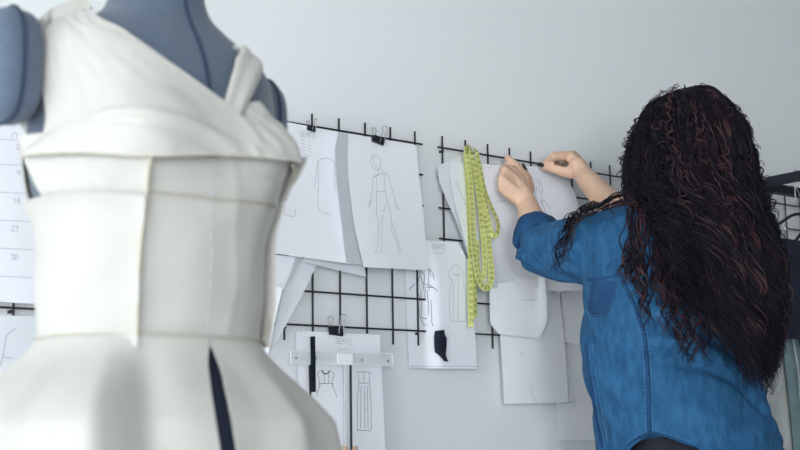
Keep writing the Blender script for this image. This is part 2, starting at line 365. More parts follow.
# bottom sheets under the T-square
P4b = sheet('paper_sheet', 'plain sheet behind the two-garment sketch, its left edge by the black ribbon',
    [(296,332),(299,395),(300,462)], [(345,334),(349,396),(352,462)], .022, lambda u, v: .004*v, PAPER)
P4 = sheet('sketch_sheet', 'sheet with binder clip, short dress and long skirt sketches, behind the plastic T-square',
    [(303,331),(305,395),(307,465)], [(380,335),(383,395),(386,465)], .030, lambda u, v: .010*v*v, PAPER, group=SK)
P4c = sheet('paper_sheet', 'pale grey sheet under the long skirt sketch at the bottom of the wall', [(352,334),(353,395),(354,465)], [(381.5,333.5),(384.5,395),(387.5,465)], .025, lambda u, v: .008*v, PAPER2, nu=8)
ink(P4, word('GENTS', 336, 338, 16, 5.5, slope=.06), .0013, INKT, 'title')
ink(P4, [[(338,349),(349,349.6)]], .0009, INKT, 'notes')
ink(P4, [[(317.5,373),(320,371),(323.5,370)], [(329,370.5),(332.5,372),(334.5,374.5)], [(317.5,373),(319.5,381),(319,386)], [(334.5,374.5),(332,381),(333,386)], [(319,383.5),(333,383.5)],
         [(320.5,384.5),(318,390),(316.5,397)], [(332,384),(334.5,390),(337,397)], [(324,372),(324.5,383)], [(329,372),(328.5,383)]], .0010, INK)
ink(P4, [[(322,371),(324,373.5),(327,374),(329.5,371)]], .0028, INK, 'collar_line')
ink(P4, [[(356,372.5),(357,371.8),(370.5,372.2),(371.5,373.5)], [(358.5,372.5),(358.8,383)], [(369.5,373),(369.3,383)], [(358.8,383),(369.3,383.3)], [(364,372),(364,383)], [(359,383.5),(357.2,400),(357.5,430)],
         [(369.3,383.5),(371,400),(371.3,430)], [(357.5,430.3),(371.3,430.8)], [(361,386),(360.5,428)], [(364.5,386),(364.8,429)], [(367.5,386),(368,428)], [(364.5,411),(366,409)]], .0010, INK)
# dress sketch sheet behind the middle grid
P5 = sheet('sketch_sheet', 'sheet with two dress sketches and dark cloth swatch, behind the middle wire grid',
    [(404,239),(406,300),(409,368)], [(458,242),(472,268),(477,369)], .0085, lambda u, v: .017*sm((u-.22)/.30)+.002*v, PAPER, nu=34, nv=26, group=SK)
ink(P5, word('GENTS', 432.5, 243.8, 13, 5.2, slope=.05), .0013, INKT, 'title')
ink(P5, [[(433.5,252.5),(443.5,253.5)]], .0009, INKT, 'notes')
ink(P5, [[(452.5,268),(454,264.8),(459,265.5),(460.5,268.5)], [(452.5,268),(449,271),(448.2,276),(450,279),(452,280)], [(460.5,268.5),(463,271),(464.2,276),(463,280)], [(452,280),(449.5,292),(449,300),(450,320)],
         [(463,280),(465.5,292),(466,320)], [(450,321),(466,321.6)], [(453.5,281),(453,320)], [(458,268),(458.5,320)], [(452,274),(461.5,275)]], .0009, INKL)
ink(P5, [[(426.5,268.5),(429,269),(431,276)], [(419,271),(423,283),(425,285),(428,284)], [(428.5,270),(429,291)], [(428,284),(438,291)], [(415,283),(409,290)], [(427,290),(429,308),(428,315)], [(418,300),(420,318),(424,325),(426,325)],
         [(431,300),(432,324),(434,326)], [(426,287),(434,287.5)], [(420,270),(425,276),(423,290)], [(429,268),(433,273),(434,279)], [(421,291),(421.5,318),(427,319)], [(425,286),(425,300)], [(419,276),(417,290),(421,300)]], .0014, INK)
ink(P5, [[(410,366),(477,366.5)]], .0010, INKL, 'bottom_rule')
sw = MB()
SWP = Sheet([(435.3,330.8),(434.4,336),(434.7,345),(435.2,352.5),(439,354.5),(444.5,361)], [(444.4,329.8),(444.8,335),(447,337),(446.6,348),(445.6,355),(448.5,361.8)], .033, lambda u, v: .004*math.sin(PI*u)+.002*v)
sw.slab([[SWP.pt(j/5, i/11) for j in range(6)] for i in range(12)], (0, .0015, 0))
tag(sw.build('fabric_swatch', NAVY), 'small dark navy cloth swatch fixed on the dress sketch sheet', 'swatch')
# large sheet held up by the hands
P6b = sheet('paper_sheet', 'white curled sheet at far left under the measuring tape, left of the hand-held sheet',
    [(437.5,166),(439,180),(445,196),(456,220),(463,240),(472,268)], [(466,153),(472,180),(480,210),(486,240),(492,268)], .036, lambda u, v: -.014*u, PAPER, nu=12)
P6 = sheet('sketch_sheet', 'big curling sheet with sketched figure, held up on the wire grid by both hands',
    [(450,162),(450.5,180),(455,205),(463,235),(474,268),(487,287)], [(548,167),(562,172),(574,190),(581,214),(584,250),(583,291)], .034,
    lambda u, v: .016*sm((.28-u)/.28)*(.3+v)+.022*sm((u-.42)/.58)*sm(v/.4)+.008*(1-v)*sm((u-.1)/.3), PAPER, nu=30, nv=24, group=SK)
ink(P6, [[(536,178),(540,184),(539.5,190),(543,198),(541,204)], [(541,200),(545,210),(549,222)], [(543,200),(548,204),(551,214),(552,222)], [(537,186),(535,196),(539,204)], [(539,180),(543,188),(542,196)]], .0011, INKL)
ink(P6, sum([scrib(487, 155+3*i, 6.5-i % 2*1.5, 4) for i in range(5)], []), .0009, INKT, 'notes')
for q in ([(456,182),(462,196),(466,205)], [(497,202),(506,201)]): ink(P6, [q], .0009, INKL, 'pencil_mark')
# pattern pieces below
PG = 'paper pattern pieces under the arm'
P8 = sheet('paper_pattern', 'pale pattern sheet behind, right next to the denim shirt front', [(560,280),(563,343)], [(600,279),(600,347)], .022, lambda u, v: .002*v, PAPER3, 'pattern', PG, 8, 8)
P9 = sheet('paper_pattern', 'lowest white pattern sheet, its edge disappearing behind the denim shirt', [(553,345),(556,395),(558,440)], [(602,342),(602,395),(602,440)], .019, None, PAPER3, 'pattern', PG, 8, 8)
ink(P9, [[(563,403),(575,402.5)], [(574,395),(574.5,409)]], .0009, INKL)
P7 = sheet('paper_pattern', 'long pattern sheet with small notch hanging below the clipped-corner piece', [(498,290),(501,345),(504.5,404)], [(559,289),(565,345),(568.5,402)], .032, lambda u, v: .008*v*v+.003*math.sin(5*u), PAPER3, 'pattern', PG, 16, 16)
for q in ([(531,384),(533,396),(537,403)], [(520,355),(523,352)]): ink(P7, [q], .0009, INKL, 'pencil_mark')
P7s = sheet('paper_pattern', 'narrow horizontal paper strip just under the denim sleeve', [(513,276),(515,284)], [(566,279),(563,293)], .047, None, PAPER3, 'pattern', PG, 10, 5)
P7c = sheet('paper_pattern', 'small pattern piece with two clipped lower corners, topmost under the sleeve', [(490,285),(490,315),(491,325),(499,334)], [(545,276),(547,300),(547,322),(540,339)], .044, lambda u, v: .006*v+.012*(1-v)*sm((u-.8)/.2)+.003*math.sin(4*u), PAPER3, 'pattern', PG, 18, 16)
P7c2 = sheet('paper_pattern', 'grey pattern piece under the clipped-corner one, showing along its right edge', [(512,280),(512,333)], [(552,282),(551,318),(542,337)], .040, None, PAPER2, 'pattern', PG, 8, 10)
ink(P7c, scrib(519, 300, 3, 3, 0)+scrib(524, 299.8, 10, 6, 0), .0009, INKL, 'note')
for q in ([(535, 299), (538, 298.5)], [(497,298.5),(499,297.5)], [(523,327),(524,326)]): ink(P7c, [q], .0009, INKL, 'pencil_mark')
# calendar and sketch at far left
CA = sheet('wall_calendar', 'wall calendar page with one column of dates, left of the dress form', [(-60,104),(-62,200),(-64,298)], [(37,112),(37,200),(36,304)], .024, lambda u, v: .006*v, PAPER, 'calendar', None, 10, 12)
for q in (('n', 12.5, 133, 4.5, 5), ('2', 16.5, 144.5, 3.2, 5.2), ('9', 17, 170.5, 3.2, 5.2), ('16', 13.5, 198, 6.3, 5.2), ('23', 11.5, 226, 6.8, 5.2), ('30', 11, 254.5, 7, 5.2)): ink(CA, word(*q), .0014, INKT, 'date')
ink(CA, [[(-60,y),(36,y+5)] for y in (136,161,189,217,245,273)], .0008, INKL, 'ruled_lines')
CB = sheet('sketch_sheet', 'grey sheet with angular pencil line below the calendar, left of the dress skirt', [(-40,313),(-42,400)], [(42,317),(40,402)], .022, lambda u, v: .004*v, PAPER2, group=SK)
ink(CB, [[(16,328),(6.5,335),(3,357),(0,366)], [(2.5,357),(13,358.5)]], .0012, INKL)
# ---------------------------------------------------------------- binder clips
def clip(px, py, w, off, tilt, label):
    p = at(px, py, -off); t = thing('binder_clip', label, 'binder clip', tuple(p), 'black binder clips')
    T = np.array([math.cos(tilt), 0, math.sin(tilt)]); Dn = np.array([math.sin(tilt), 0, -math.cos(tilt)]); Fy = np.array([0, -1., 0])
    h = w*.46; p = p+np.array([0, 0, -.004]); b = MB()
    sec = [(0, .0), (0, .36), (.85, .13), (1, .16), (1.02, .09), (1, -.09), (1.02, -.16), (.85, -.13), (0, -.36)]
    R = []
    for k in (-.5, .5):
        R.append([p+T*k*w+Dn*a*h+Fy*c*w*.6 for a, c in sec])
    b.loft(R); b.build('clip_body', CLIPM, t, False)
    for sgn in (1, -1):
        q = p+Fy*sgn*w*.10+Dn*h*.97; lw = w*.19; e = w*(.85 if sgn > 0 else .7); s0 = w*.18*(1 if sgn > 0 else -1)
        base = p+Fy*sgn*w*.2+T*s0*.4
        Up = -Dn
        P = [base-T*lw+Dn*h*.8, base-T*lw*.9+Up*.0, base-T*lw*.7+Up*e*.5+Fy*.002*sgn, base-T*lw*1.1+Up*e*.8+Fy*.004*sgn, base-T*lw*.5+Up*e+Fy*.004*sgn, base+T*lw*.5+Up*e+Fy*.004*sgn, base+T*lw*1.1+Up*e*.8+Fy*.004*sgn, base+T*lw*.7+Up*e*.5+Fy*.002*sgn, base+T*lw*.9, base+T*lw+Dn*h*.8]
        hb = MB(); hb.tube(crom([x+T*s0 for x in P], 40), .0009, 5); hb.build('wire_handle', CHROME, t)
clip(311.5, 125, .019, .034, -.1, 'small black binder clip above the long-sleeved top drawing')
clip(378.5, 135.5, .030, .040, -.18, 'black binder clip on top of the standing figure sheet')
clip(336.5, 326, .033, .034, -.08, 'black binder clip on the lower grid wire above the two-garment sketch')
# ---------------------------------------------------------------- T-square, ribbon, pencils, desk
DZ = .76
ts = thing('t_square', 'clear plastic T-square leaning against the bottom sketch sheet', 't-square', tuple(at(352, 400, -.06)*[1, 1, 0]+[0, 0, DZ]))
a0, a1 = at(291, 353, -.052), at(394, 361, -.052)
b = MB(); zz = lambda x, d: at(x, 361-(392-x)*.03+d, -.052)
b.slab([[lerp(zz(291, -7.5), zz(393, -7.5), k/6) for k in range(7)], [lerp(zz(291, 5), zz(393, 5), k/6) for k in range(7)]], (0, .003, 0)); b.build('head_bar', CLEAR, ts, False)
b = MB()
for d in (-7.5, 5): b.tube([zz(291, d), zz(393, d)], .0010, 6)
for x in (291, 393): b.tube([zz(x, -7.5), zz(x, 5)], .0010, 6)
b.build('bar_edge', WPLAS, ts)
for x in (296, 316, 362, 388):
    q = zz(x, 0); b = MB(); b.tube([q+[0, -.0015, 0], q+[0, .001, 0]], .0022, 10); b.build('peg_hole', CHROME, ts)
b = MB(); q0, q1 = zz(337, -6), zz(352, 5); b.box((q0[0], -.056, q1[2]), (q1[0], -.0525, q0[2])); b.build('joint_plate', WPLAS, ts, False)
top, bot = at(350.5, 365, -.055), at(352, 450, -.055)
b = MB(); b.box((top[0]-.013, -.053, DZ), (top[0]-.001, -.050, top[2])); b.build('blade', CLEAR, ts, False)
b = MB(); b.box((top[0]-.001, -.0545, DZ), (top[0]+.0035, -.0495, top[2])); b.build('blade_edge', STEEL, ts, False)
rb = MB(); RB = Sheet([(310.5,336.5),(311,360),(311.6,392)], [(315.2,336.3),(315.6,360),(316,392)], .062, lambda u, v: -.006*v)
rb.slab([[RB.pt(j/2, i/9) for j in range(3)] for i in range(10)], (0, .0012, 0))
RB = Sheet([(309,366),(309.6,390),(310,400)], [(310.8,364),(311.3,390),(311.6,400)], .060); rb.slab([[RB.pt(j/2, i/5) for j in range(3)] for i in range(6)], (0, .0012, 0))
p = at(313.3, 340, -.061); rb.tube([p, (p[0], -.052, p[2])], .0012, 6)
tag(rb.build('black_ribbon', CLIPM), 'narrow black ribbon hanging over the left arm of the T-square', 'ribbon')
desk = thing('desk', 'white desk against the wall below the pinned sheets', 'desk', (1.75, -.22, 0))
b = MB(); b.box((1.30, -.36, DZ-.03), (2.0, -.012, DZ)); b.build('desktop', DARKW, desk, False)
for x in (1.33, 1.95):
    for y in (-.33, -.05):
        b = MB(); b.box((x-.02, y-.02, 0), (x+.02, y+.02, DZ-.03)); b.build('leg', DARKW, desk, False)
for px, lab in ((345, 'left of the T-square blade'), (355, 'right of the T-square blade')):
    p = at(px, 446, -.075); b = MB(); b.tube([(p[0], p[1], DZ), (p[0], p[1], p[2]-.004), p], [.006, .006, .0045], 8)
    tag(b.build('wooden_peg', WOOD), 'brown wooden stick end just showing at the bottom edge, '+lab, 'stick', 'wooden sticks on the desk')
# ---------------------------------------------------------------- measuring tape
tp = thing('measuring_tape', 'yellow-green measuring tape looped over the wire grid', 'measuring tape', tuple(at(470, 150, -.05)))
tb, tk = MB(), MB()
def strand(path, w=.0165, turn=0.0, start=1):
    P = crom([at(x, y, -o) for x, y, o in path], 60)
    acc = 0; nums = start; V = []
    for i in range(len(P)):
        t = P[min(i+1, len(P)-1)]-P[max(i-1, 0)]; t /= np.linalg.norm(t)
        n = np.cross(t, [0, -1., 0]); n /= np.linalg.norm(n)+1e-9
        a = turn*math.sin(i/len(P)*PI*1.5); n = n*math.cos(a)+np.array([0, -1., 0])*math.sin(a)
        V.append((P[i]-n*w/2, P[i]+n*w/2, t, n))
    N = [np.cross(v[2], v[3]) for v in V]; N = [x if x[1] < 0 else -x for x in N]
    tb.slab([[v[0], v[1]] for v in V], np.array([(-x*.0005) for x in N for _ in (0, 1)]))
    for i in range(len(P)-1):
        L = np.linalg.norm(P[i+1]-P[i]); acc += L
        v = V[i]; n, t, c, f = v[3], v[2], P[i], N[i]*.0006
        if n[0] < 0: n = -n
        for sd in (-1, 1):                # ticks on both edges
            e0 = c+n*sd*w/2*.98+f; e1 = c+n*sd*w*.30+f; tk.add([e0-t*.0004, e1-t*.0004, e1+t*.0004, e0+t*.0004], [(0, 1, 2, 3)])
        if acc > .0100:
            acc = 0; nums += 1
            s = str(nums % 60+1); up = -t if t[2] < 0 else t
            cw, chh = .0040, .0068; x0 = -(len(s)*cw*1.25-.25*cw)/2
            for q, ch in enumerate(s):
                for st in GL[ch]:
                    for a_, b_ in zip(st, st[1:]):
                        A = c+n*(x0+q*cw*1.25+a_[0]*cw)+up*(a_[1]-.5)*chh+f; B = c+n*(x0+q*cw*1.25+b_[0]*cw)+up*(b_[1]-.5)*chh+f
                        d = B-A; dl = np.linalg.norm(d)+1e-9; s_ = np.cross(d/dl, N[i])*.0005
                        tk.add([A-s_, B-s_, B+s_, A+s_], [(0, 1, 2, 3)])
strand([(470,148,.030),(466.5,150,.048),(467,158,.056),(469.5,174,.058),(471.5,205,.060),(472.5,232,.062),(474.5,255,.063),(478,277,.064),(483,287,.064),(489,286,.062),(491.5,274,.060),(490,255,.058),(486.5,228,.054),(481,195,.051),(476,168,.048),(470,152,.042)], w=.0175, turn=.12, start=12)
strand([(472,147,.030),(476,151,.046),(480,166,.052),(484.5,188,.056),(491,206,.058),(497,219,.06),(498.5,228,.06),(495.5,236,.058),(491,232,.055),(487,212,.050),(481,186,.047),(475,160,.044)], w=.0140, turn=.35, start=31)
strand([(470,147,.030),(471,152,.050),(475,172,.055),(479,200,.057),(482,228,.0585),(484,250,.059),(485,270,.059),(482,279,.057),(478,268,.055),(477,240,.054)], w=.0145, turn=.15, start=44)
strand([(468,149,.030),(466,158,.046),(468,190,.048),(470,240,.050),(470.5,290,.052),(471,327,.053)], w=.0145, turn=.2, start=3)
strand([(469,149,.030),(469.5,160,.044),(472.5,210,.045),(474,265,.046),(475.5,318,.047)], w=.0135, turn=-.15, start=50)
tb.build('tape_band', TAPE, tp); tk.build('markings', TAPEI, tp, False)
# ---------------------------------------------------------------- dress form
FP = np.array([.711, -.853]); FA = .10
FL = np.array([math.cos(FA), math.sin(FA)]); FF = np.array([math.sin(FA), -math.cos(FA)])
FT = [(.76,.160,.112,.122),(.90,.162,.114,.124),(.97,.152,.106,.114),(1.06,.124,.092,.090),(1.12,.127,.099,.093),(1.19,.129,.104,.097),(1.235,.144,.114,.104),(1.28,.150,.118,.108),
      (1.33,.152,.110,.112),(1.37,.153,.098,.106),(1.395,.146,.086,.096),(1.415,.124,.074,.084),(1.432,.094,.064,.070),(1.45,.068,.056,.060),(1.475,.056,.052,.054),(1.52,.052,.050,.050),(1.60,.050,.048,.048)]
def fpt(th, z, off=0.):                  # point on the body, lifted along its true normal
    p = fbase(th, z)
    if not off: return p
    h = 2e-3; n = np.cross(fbase(th+h, z)-fbase(th-h, z), fbase(th, z+h)-fbase(th, z-h))
    return p+n/np.linalg.norm(n)*off
def fbase(th, z):
    a, bf, bb = interp(FT, z); b = bf if math.cos(th) > 0 else bb
    sx, cx = math.sin(th), math.cos(th); e = .9
    lx = a*math.copysign(abs(sx)**e, sx); ly = b*math.copysign(abs(cx)**e, cx)
    for t0 in (-.52, .52):
        g = .020*math.exp(-((th-t0)/.30)**2-((z-1.285)/.050)**2); lx += g*sx; ly += g*cx
    q = FP+FL*lx+FF*ly; return np.array([q[0], q[1], z])
def proj(p):
    q = p-CAM; z = q@FW; return np.array([400+FOC*(q@CX)/z, 225-FOC*(q@CY)/z])
_ft = [(t, z) for t in np.linspace(-1.7, 1.6, 45) for z in np.linspace(.78, 1.58, 60)]
_fpx = np.array([proj(fpt(t, z)) for t, z in _ft])
_fz = np.array([np.dot(fpt(t, z)-CAM, FW) for t, z in _ft])
def FZ(px, py, off=.006):                # photo point on the form -> (angle, height)
    d = np.hypot(_fpx[:, 0]-px, _fpx[:, 1]-py)+(_fz-1.3)*20
    t, z = _ft[int(np.argmin(d))]
    for _ in range(12):
        p = proj(fpt(t, z, off)); h = 1e-3
        J = np.array([(proj(fpt(t+h, z, off))-p)/h, (proj(fpt(t, z+h, off))-p)/h]).T
        try: s = np.linalg.lstsq(J.T@J+np.eye(2)*40, J.T@(np.array([px, py])-p), rcond=None)[0]
        except Exception: break
        t = min(2.0, max(-2.0, t+max(-.2, min(.2, s[0])))); z = min(1.58, max(.76, z+max(-.05, min(.05, s[1]))))
    return (t, z)
def Fs(*pp, off=.006): return [FZ(x, y, off) for x, y in pp]
df = thing('dress_form', 'blue-grey padded dress form wearing the cream calico dress', 'dress form', (FP[0], FP[1], 0))
b = MB(); zl_ = list(np.linspace(.76, 1.36, 40))+list(np.linspace(1.37, 1.47, 24))+list(np.linspace(1.48, 1.60, 8))
b.loft([[fpt(2*PI*k/96, z) for k in range(96)] for z in zl_]); b.build('torso', FORM, df)
def seam(th_z, r=.0022, name='seam', m=None, off=.001, par=None):
    b = MB(); P = [fpt(t, z, off) for t, z in poly(th_z, 40)]; b.tube(P, r, 6); return b.build(name, m or SEAMM, par or df)
seam([(.03, 1.59), (.02, 1.45), (.0, 1.36), (0, 1.25)]); seam([(PI, 1.59), (PI, .78)]); 
seam([(1.45, 1.59), (1.5, 1.45), (1.45, 1.40)])
for sd in (-1, 1):
    b = MB(); zc = 1.356 if sd < 0 else 1.338; ctr = FP+FL*sd*(.185 if sd < 0 else .150); R_ = []
    n = 40; prof = [(-.020, .90), (-.012, .97), (.006, 1.0), (.016, .98), (.024, .90), (.029, .74), (.032, .45), (.033, .1)]
    for dx, k in prof:
        ring = []
        for i in range(n):
            g = 2*PI*i/n; c, s = math.cos(g), math.sin(g)
            yy = .042*math.copysign(abs(c)**.7, c)*k; z_ = .064*math.copysign(abs(s)**.7, s)*k
            q = ctr+FL*sd*(dx+(.010*(z_/.064 < 0)*-(z_/.064)**2*0))+FF*(yy-.004)
            ring.append((q[0], q[1], zc+z_))
        R_.append(ring if sd > 0 else ring[::-1])
    b.loft(R_); ap = b.build('arm_cap', FORM, df)
    b = MB(); P = []
    for i in range(n+1):
        g = 2*PI*i/n; c, s = math.cos(g), math.sin(g)
        q = ctr+FL*sd*.007+FF*(.0448*math.copysign(abs(c)**.7, c)-.004); P.append((q[0], q[1], zc+.0648*math.copysign(abs(s)**.7, s)))
    b.tube(P, .0020, 6); b.build('rim_seam', SEAMM, ap)
b = MB(); b.capsule((FP[0], FP[1], 1.59), .042, (FP[0], FP[1], 1.605), .030, 20); b.build('neck_cap', SEAMM, df)
b = MB(); b.tube([(FP[0], FP[1], .05), (FP[0], FP[1], .78)], .014, 14); b.build('pole', CHROME, df)
b = MB()
b.loft([[(FP[0]+r*math.cos(2*PI*k/40), FP[1]+r*math.sin(2*PI*k/40), z) for k in range(40)] for r, z in ((.19, 0), (.19, .012), (.17, .025), (.03, .045), (.02, .08))])
b.build('stand_base', STEEL, df)
# ---------------------------------------------------------------- calico dress on the form
dr = thing('calico_dress', 'cream calico trial dress with crossed strap pinned on the blue-grey dress form', 'dress', (FP[0], FP[1], .80))
def cloth(b, L, Rr, off, nu=24, nv=24, thick=.0018, mi=0, sag=0):
    L, Rr = poly(L, 41), poly(Rr, 41); G = []; O = []
    for i in range(nv):
        v = i/(nv-1); k = min(int(v*40), 39); t = v*40-k
        a = L[k]*(1-t)+L[k+1]*t; c = Rr[k]*(1-t)+Rr[k+1]*t; row = []
        for j in range(nu):
            u = j/(nu-1); q = a*(1-u)+c*u-np.array([0, sag*4*u*(1-u)*v*v]); o = off(u, v)
            p = fpt(q[0], q[1], o); row.append(p); O.append(fpt(q[0], q[1], o-thick)-p)
        G.append(row)
    b.slab(G, np.array(O), mi)
def nz(*a): return noise.noise(Vector(a))
# centre panel, recessed
b = MB(); cloth(b, Fs((147,132),(143,200),(137,300),(135,348)), Fs((295,136),(274,212),(266,290),(264,348)),
    lambda u, v: .0045+.002*nz(u*5, v*7, 1)+.0015*math.exp(-((u-.52)/.03)**2)-.0015*math.exp(-((v-.24)/.02)**2)+.004*sm((u-.9)/.1), 44, 44)
cp = b.build('centre_panel', TOILE, dr)
cs = FZ(213, 155); ce = FZ(207, 342)
b = MB(); P = [fpt(t, z, .0075) for t, z in poly([cs, FZ(211, 250), ce], 61)]
for i in range(1, 59, 5): b.tube(P[i:i+4], .0008, 5)
b.build('centre_seam_stitches', INKT, cp)
b = MB(); P = [fpt(t, z, .0058) for t, z in poly(Fs((147,192),(213,199),(276,208)), 40)]; b.tube(P, .0011, 5); b.build('bust_seam', TOILE2, cp)
# right side panel
b = MB(); cloth(b, Fs((292,154),(273,212),(265,290),(263,348)), [(2.9, 1.30), (2.9, 1.2), (2.9, 1.06)],
    lambda u, v: .007+.012*math.exp(-u*14)*(1+.3*math.sin(v*9))+.010*math.exp(-u*5)*math.exp(-v*9)+.002*nz(u*4, v*7, 3), 36, 36); sp = b.build('side_panel', TOILE, dr)
# left side panel with standing raw edge
b = MB(); cloth(b, [(-3.0, 1.222), (-3.0, 1.15), (-3.0, 1.055)], Fs((144,193),(141,240),(138,290),(137,348), off=.014),
    lambda u, v: .009+.009*math.exp(-(1-u)*26)*(1+.35*math.sin(v*13))+.006*math.exp(-v*12)+.0022*nz(u*7, v*5, 5)+.002*math.exp(-((v-.86)/.05)**2)*nz(u*16, v*6, 2), 60, 40); lp = b.build('side_panel', TOILE, dr)
# left upper band below the bust
b = MB(); cloth(b, Fs((30,136),(32,155),(37,178),(44,197)), Fs((153,134),(150,165),(146,200), off=.013),
    lambda u, v: .0085+.008*math.exp(-(1-u)*22)+.012*math.exp(-u*12)*(1-v)+.002*nz(u*8, v*4, 8), 44, 16); b.build('under_bust_band', TOILE, dr)
b = MB(); cloth(b, [(2.9, 1.29), (2.9, 1.205)], [(2*PI-2.0, 1.29), (2*PI-2.0, 1.205)], lambda u, v: .007, 20, 8); b.build('back_band', TOILE, dr)
# bust piece folded over, V neckline
b = MB()
TOPL = [(46,4),(39,40),(40,85),(46,118),(44,136),(29,156)]
TOPR = [(91,4),(125,28),(155,50),(190,78),(223,105),(250,134),(262,157)]
def fo(u, v): return .010+.014*sm((v-.45)/.55)**1.3+.0015*nz(u*4, v*5, 4)+.0012*nz(u*11, v*9, 7)+.005*math.exp(-((v-.80-.45*(u-.5))/.022)**2)*sm((u-.40)/.12)*sm((.92-u)/.1)-.003*math.exp(-((v-.845-.45*(u-.5))/.022)**2)*sm((u-.40)/.12)*sm((.92-u)/.1)
cloth(b, Fs(*TOPL, off=.012), Fs(*TOPR, off=.012), fo, 80, 70, .0025, sag=.009); bp = b.build('bust_piece', TOILE, dr)
b = MB()
cloth(b, Fs((215,103),(232,122),(246,157), off=.016), Fs((264,98),(284,122),(293,143),(299,163), off=.016), lambda u, v: .009+.016*sm((v-.3)/.7)+.003*nz(u*5, v*5, 14), 30, 24, .0025)
b.build('bust_piece', TOILE, dr)
b = MB(); e0 = FZ(291, 135, .012); e1 = FZ(299, 163, .016)
cloth(b, [e0, e1], [(2.9, 1.335), (2.9, 1.285)], lambda u, v: .009+.016*v*(1-u), 26, 12, .0025); b.build('back_piece', TOILE, dr)
# wide strap over the near shoulder, down the back
def over(q, s):                           # over the shoulder, then down the back
    bq = math.copysign(PI, q[0])-q[0]
    f, k = fpt(q[0], q[1], .0105), fpt(bq, q[1], .0115)
    if s <= 1: return lerp(f, k, s)+np.array([0, 0, .014*math.sin(PI*s)])
    return fpt(bq+math.copysign(.12, q[0])*(s-1), q[1]-.11*(s-1), .012)
b = MB(); l0, r0 = FZ(46, 4, .012), FZ(91, 4, .012)
b.slab([[over((lerp(l0[0], r0[0], k/9), lerp(l0[1], r0[1], k/9)), s) for k in range(10)] for s in np.linspace(0, 2, 24)], (0, .0004, -.0025))
b.build('shoulder_piece', TOILE, dr)
# narrow crossing strap
b = MB()
cloth(b, Fs((241,45),(236,58),(231,78),(223,104),(214,118), off=.012)[::1], Fs((263,71),(257,86),(250,100),(243,116),(236,132), off=.012), lambda u, v: .013+.004*math.sin(u*PI)+.003*math.sin(u*9+1)*.5, 14, 26, .003)
l0, r0 = FZ(241, 45, .012), FZ(263, 71, .012)
G = [[over((lerp(l0[0], r0[0], k/9), lerp(l0[1], r0[1], k/9)), s)+np.array([0, 0, .003*math.sin(PI*k/9)]) for k in range(10)] for s in np.linspace(0, 2, 24)]
b.slab(G, (0, .0004, -.0025))
b.build('strap', TOILE, dr)
# raw edges and lips
def lip(th_z, off, r, name, n=60, wob=.0012):
    P = [fpt(t, z, off+wob*nz(i*.35, 3, 9)) for i, (t, z) in enumerate(poly(th_z, n))]; b = MB(); b.tube(P, r, 6); b.build(name, TOILE2, dr)
lip(Fs((152,152),(147,192),(141,240),(138,290),(137,335), off=.018), .018, .0016, 'raw_edge')
lip(Fs((292,165),(274,212),(266,290),(264,340), off=.018), .018, .0017, 'raw_edge')
BL, BR = FZ(29, 156, .012), FZ(262, 157, .012)
b = MB(); b.tube([fpt(lerp(BL[0], BR[0], u), lerp(BL[1], BR[1], u)-.009*4*u*(1-u), fo(u, 1)-.001+.0008*nz(u*22, 3, 9)) for u in np.linspace(0, 1, 60)], .0014, 6); b.build('folded_edge', TOILE2, dr)
# peplum skirt, open at the front
thR = FZ(330, 408, .07)[0]
GAPT = FZ(212, 352, .012)[0]
def flare(t): return float(np.interp(t, [0, .08, .2, .34, .6, 1.0], [.010, .022, .047, .072, .092, .110]))
print('FZ', l0, r0, thR, GAPT, FZ(110,352,.03), FZ(335,408,.08), FZ(228,450,.07))
RID = [(-.80, .20, .050), (-1.25, .3, .034), (thR, .22, .030), (-2.0, .4, .03), (1.9, .4, .03), (2.7, .35, .03), (.42, .16, .012)]
def skirt_off(th, t):
    o = flare(t)
    d = lambda a: (a+PI) % (2*PI)-PI
    g = 0
    for c, w, h in RID: x_ = 1-abs(d(th-c))/(1.7*w); g += h*(max(0, x_)**1.15 if x_ > 0 else 0)
    o = o*.80+g*sm(t/.33)*(1-.25*sm((t-.4)/.6))-.018*sm(t/.4)*math.exp(-(d(th-.95)/.25)**2)-.016*sm(t/.3)*math.exp(-(d(th+.52)/.16)**2)
    return o+.003*nz(th*3, t*6, 2)*sm(t*4)
def gap_th(t):                           # the front opening falls almost straight down
    lo_, hi_ = GAPT-.7, GAPT+.7; z = 1.066-.27*t
    for _ in range(30):
        m_ = (lo_+hi_)/2; p = fpt(m_, max(.97, z), skirt_off(m_, t)); p[2] = z; q = proj(p)
        if q[0] < 211.5+15*(q[1]-352)/95: lo_ = m_
        else: hi_ = m_
    return m_
b = MB(); G = []; O = []
nv, nu = 46, 160
for i in range(nv):
    t = i/(nv-1); z = 1.066-.27*t; row = []
    gc = gap_th(t); dl = .004+.034*sm(t/.15)
    for j in range(nu):
        u = j/(nu-1); th = gc+dl+u*(2*PI-2*dl)
        o = skirt_off(th, t)+.006*math.exp(-u*60)*sm(t*3)
        zb = max(z, 1.06-.06*t) if False else z
        a = fpt(th, max(.97, zb), o); a[2] = zb; c = fpt(th, max(.97, zb), o-.0018); c[2] = zb
        row.append(a); O.append(c-a)
    G.append(row)
b.slab(G, np.array(O)); b.build('peplum_skirt', TOILE, dr)
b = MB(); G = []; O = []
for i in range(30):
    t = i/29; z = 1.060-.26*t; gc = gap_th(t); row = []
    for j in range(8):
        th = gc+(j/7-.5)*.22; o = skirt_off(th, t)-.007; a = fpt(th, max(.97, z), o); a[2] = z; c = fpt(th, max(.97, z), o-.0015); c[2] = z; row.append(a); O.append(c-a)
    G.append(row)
b.slab(G, np.array(O)); b.build('opening_shade_strip', NAVY, dr)  # navy strip added inside the slit, painting the shade within it
lip([(t, 1.064) for t in np.linspace(GAPT+.02, GAPT+2*PI-.02, 90)], .0105, .0008, 'waist_seam', 160)
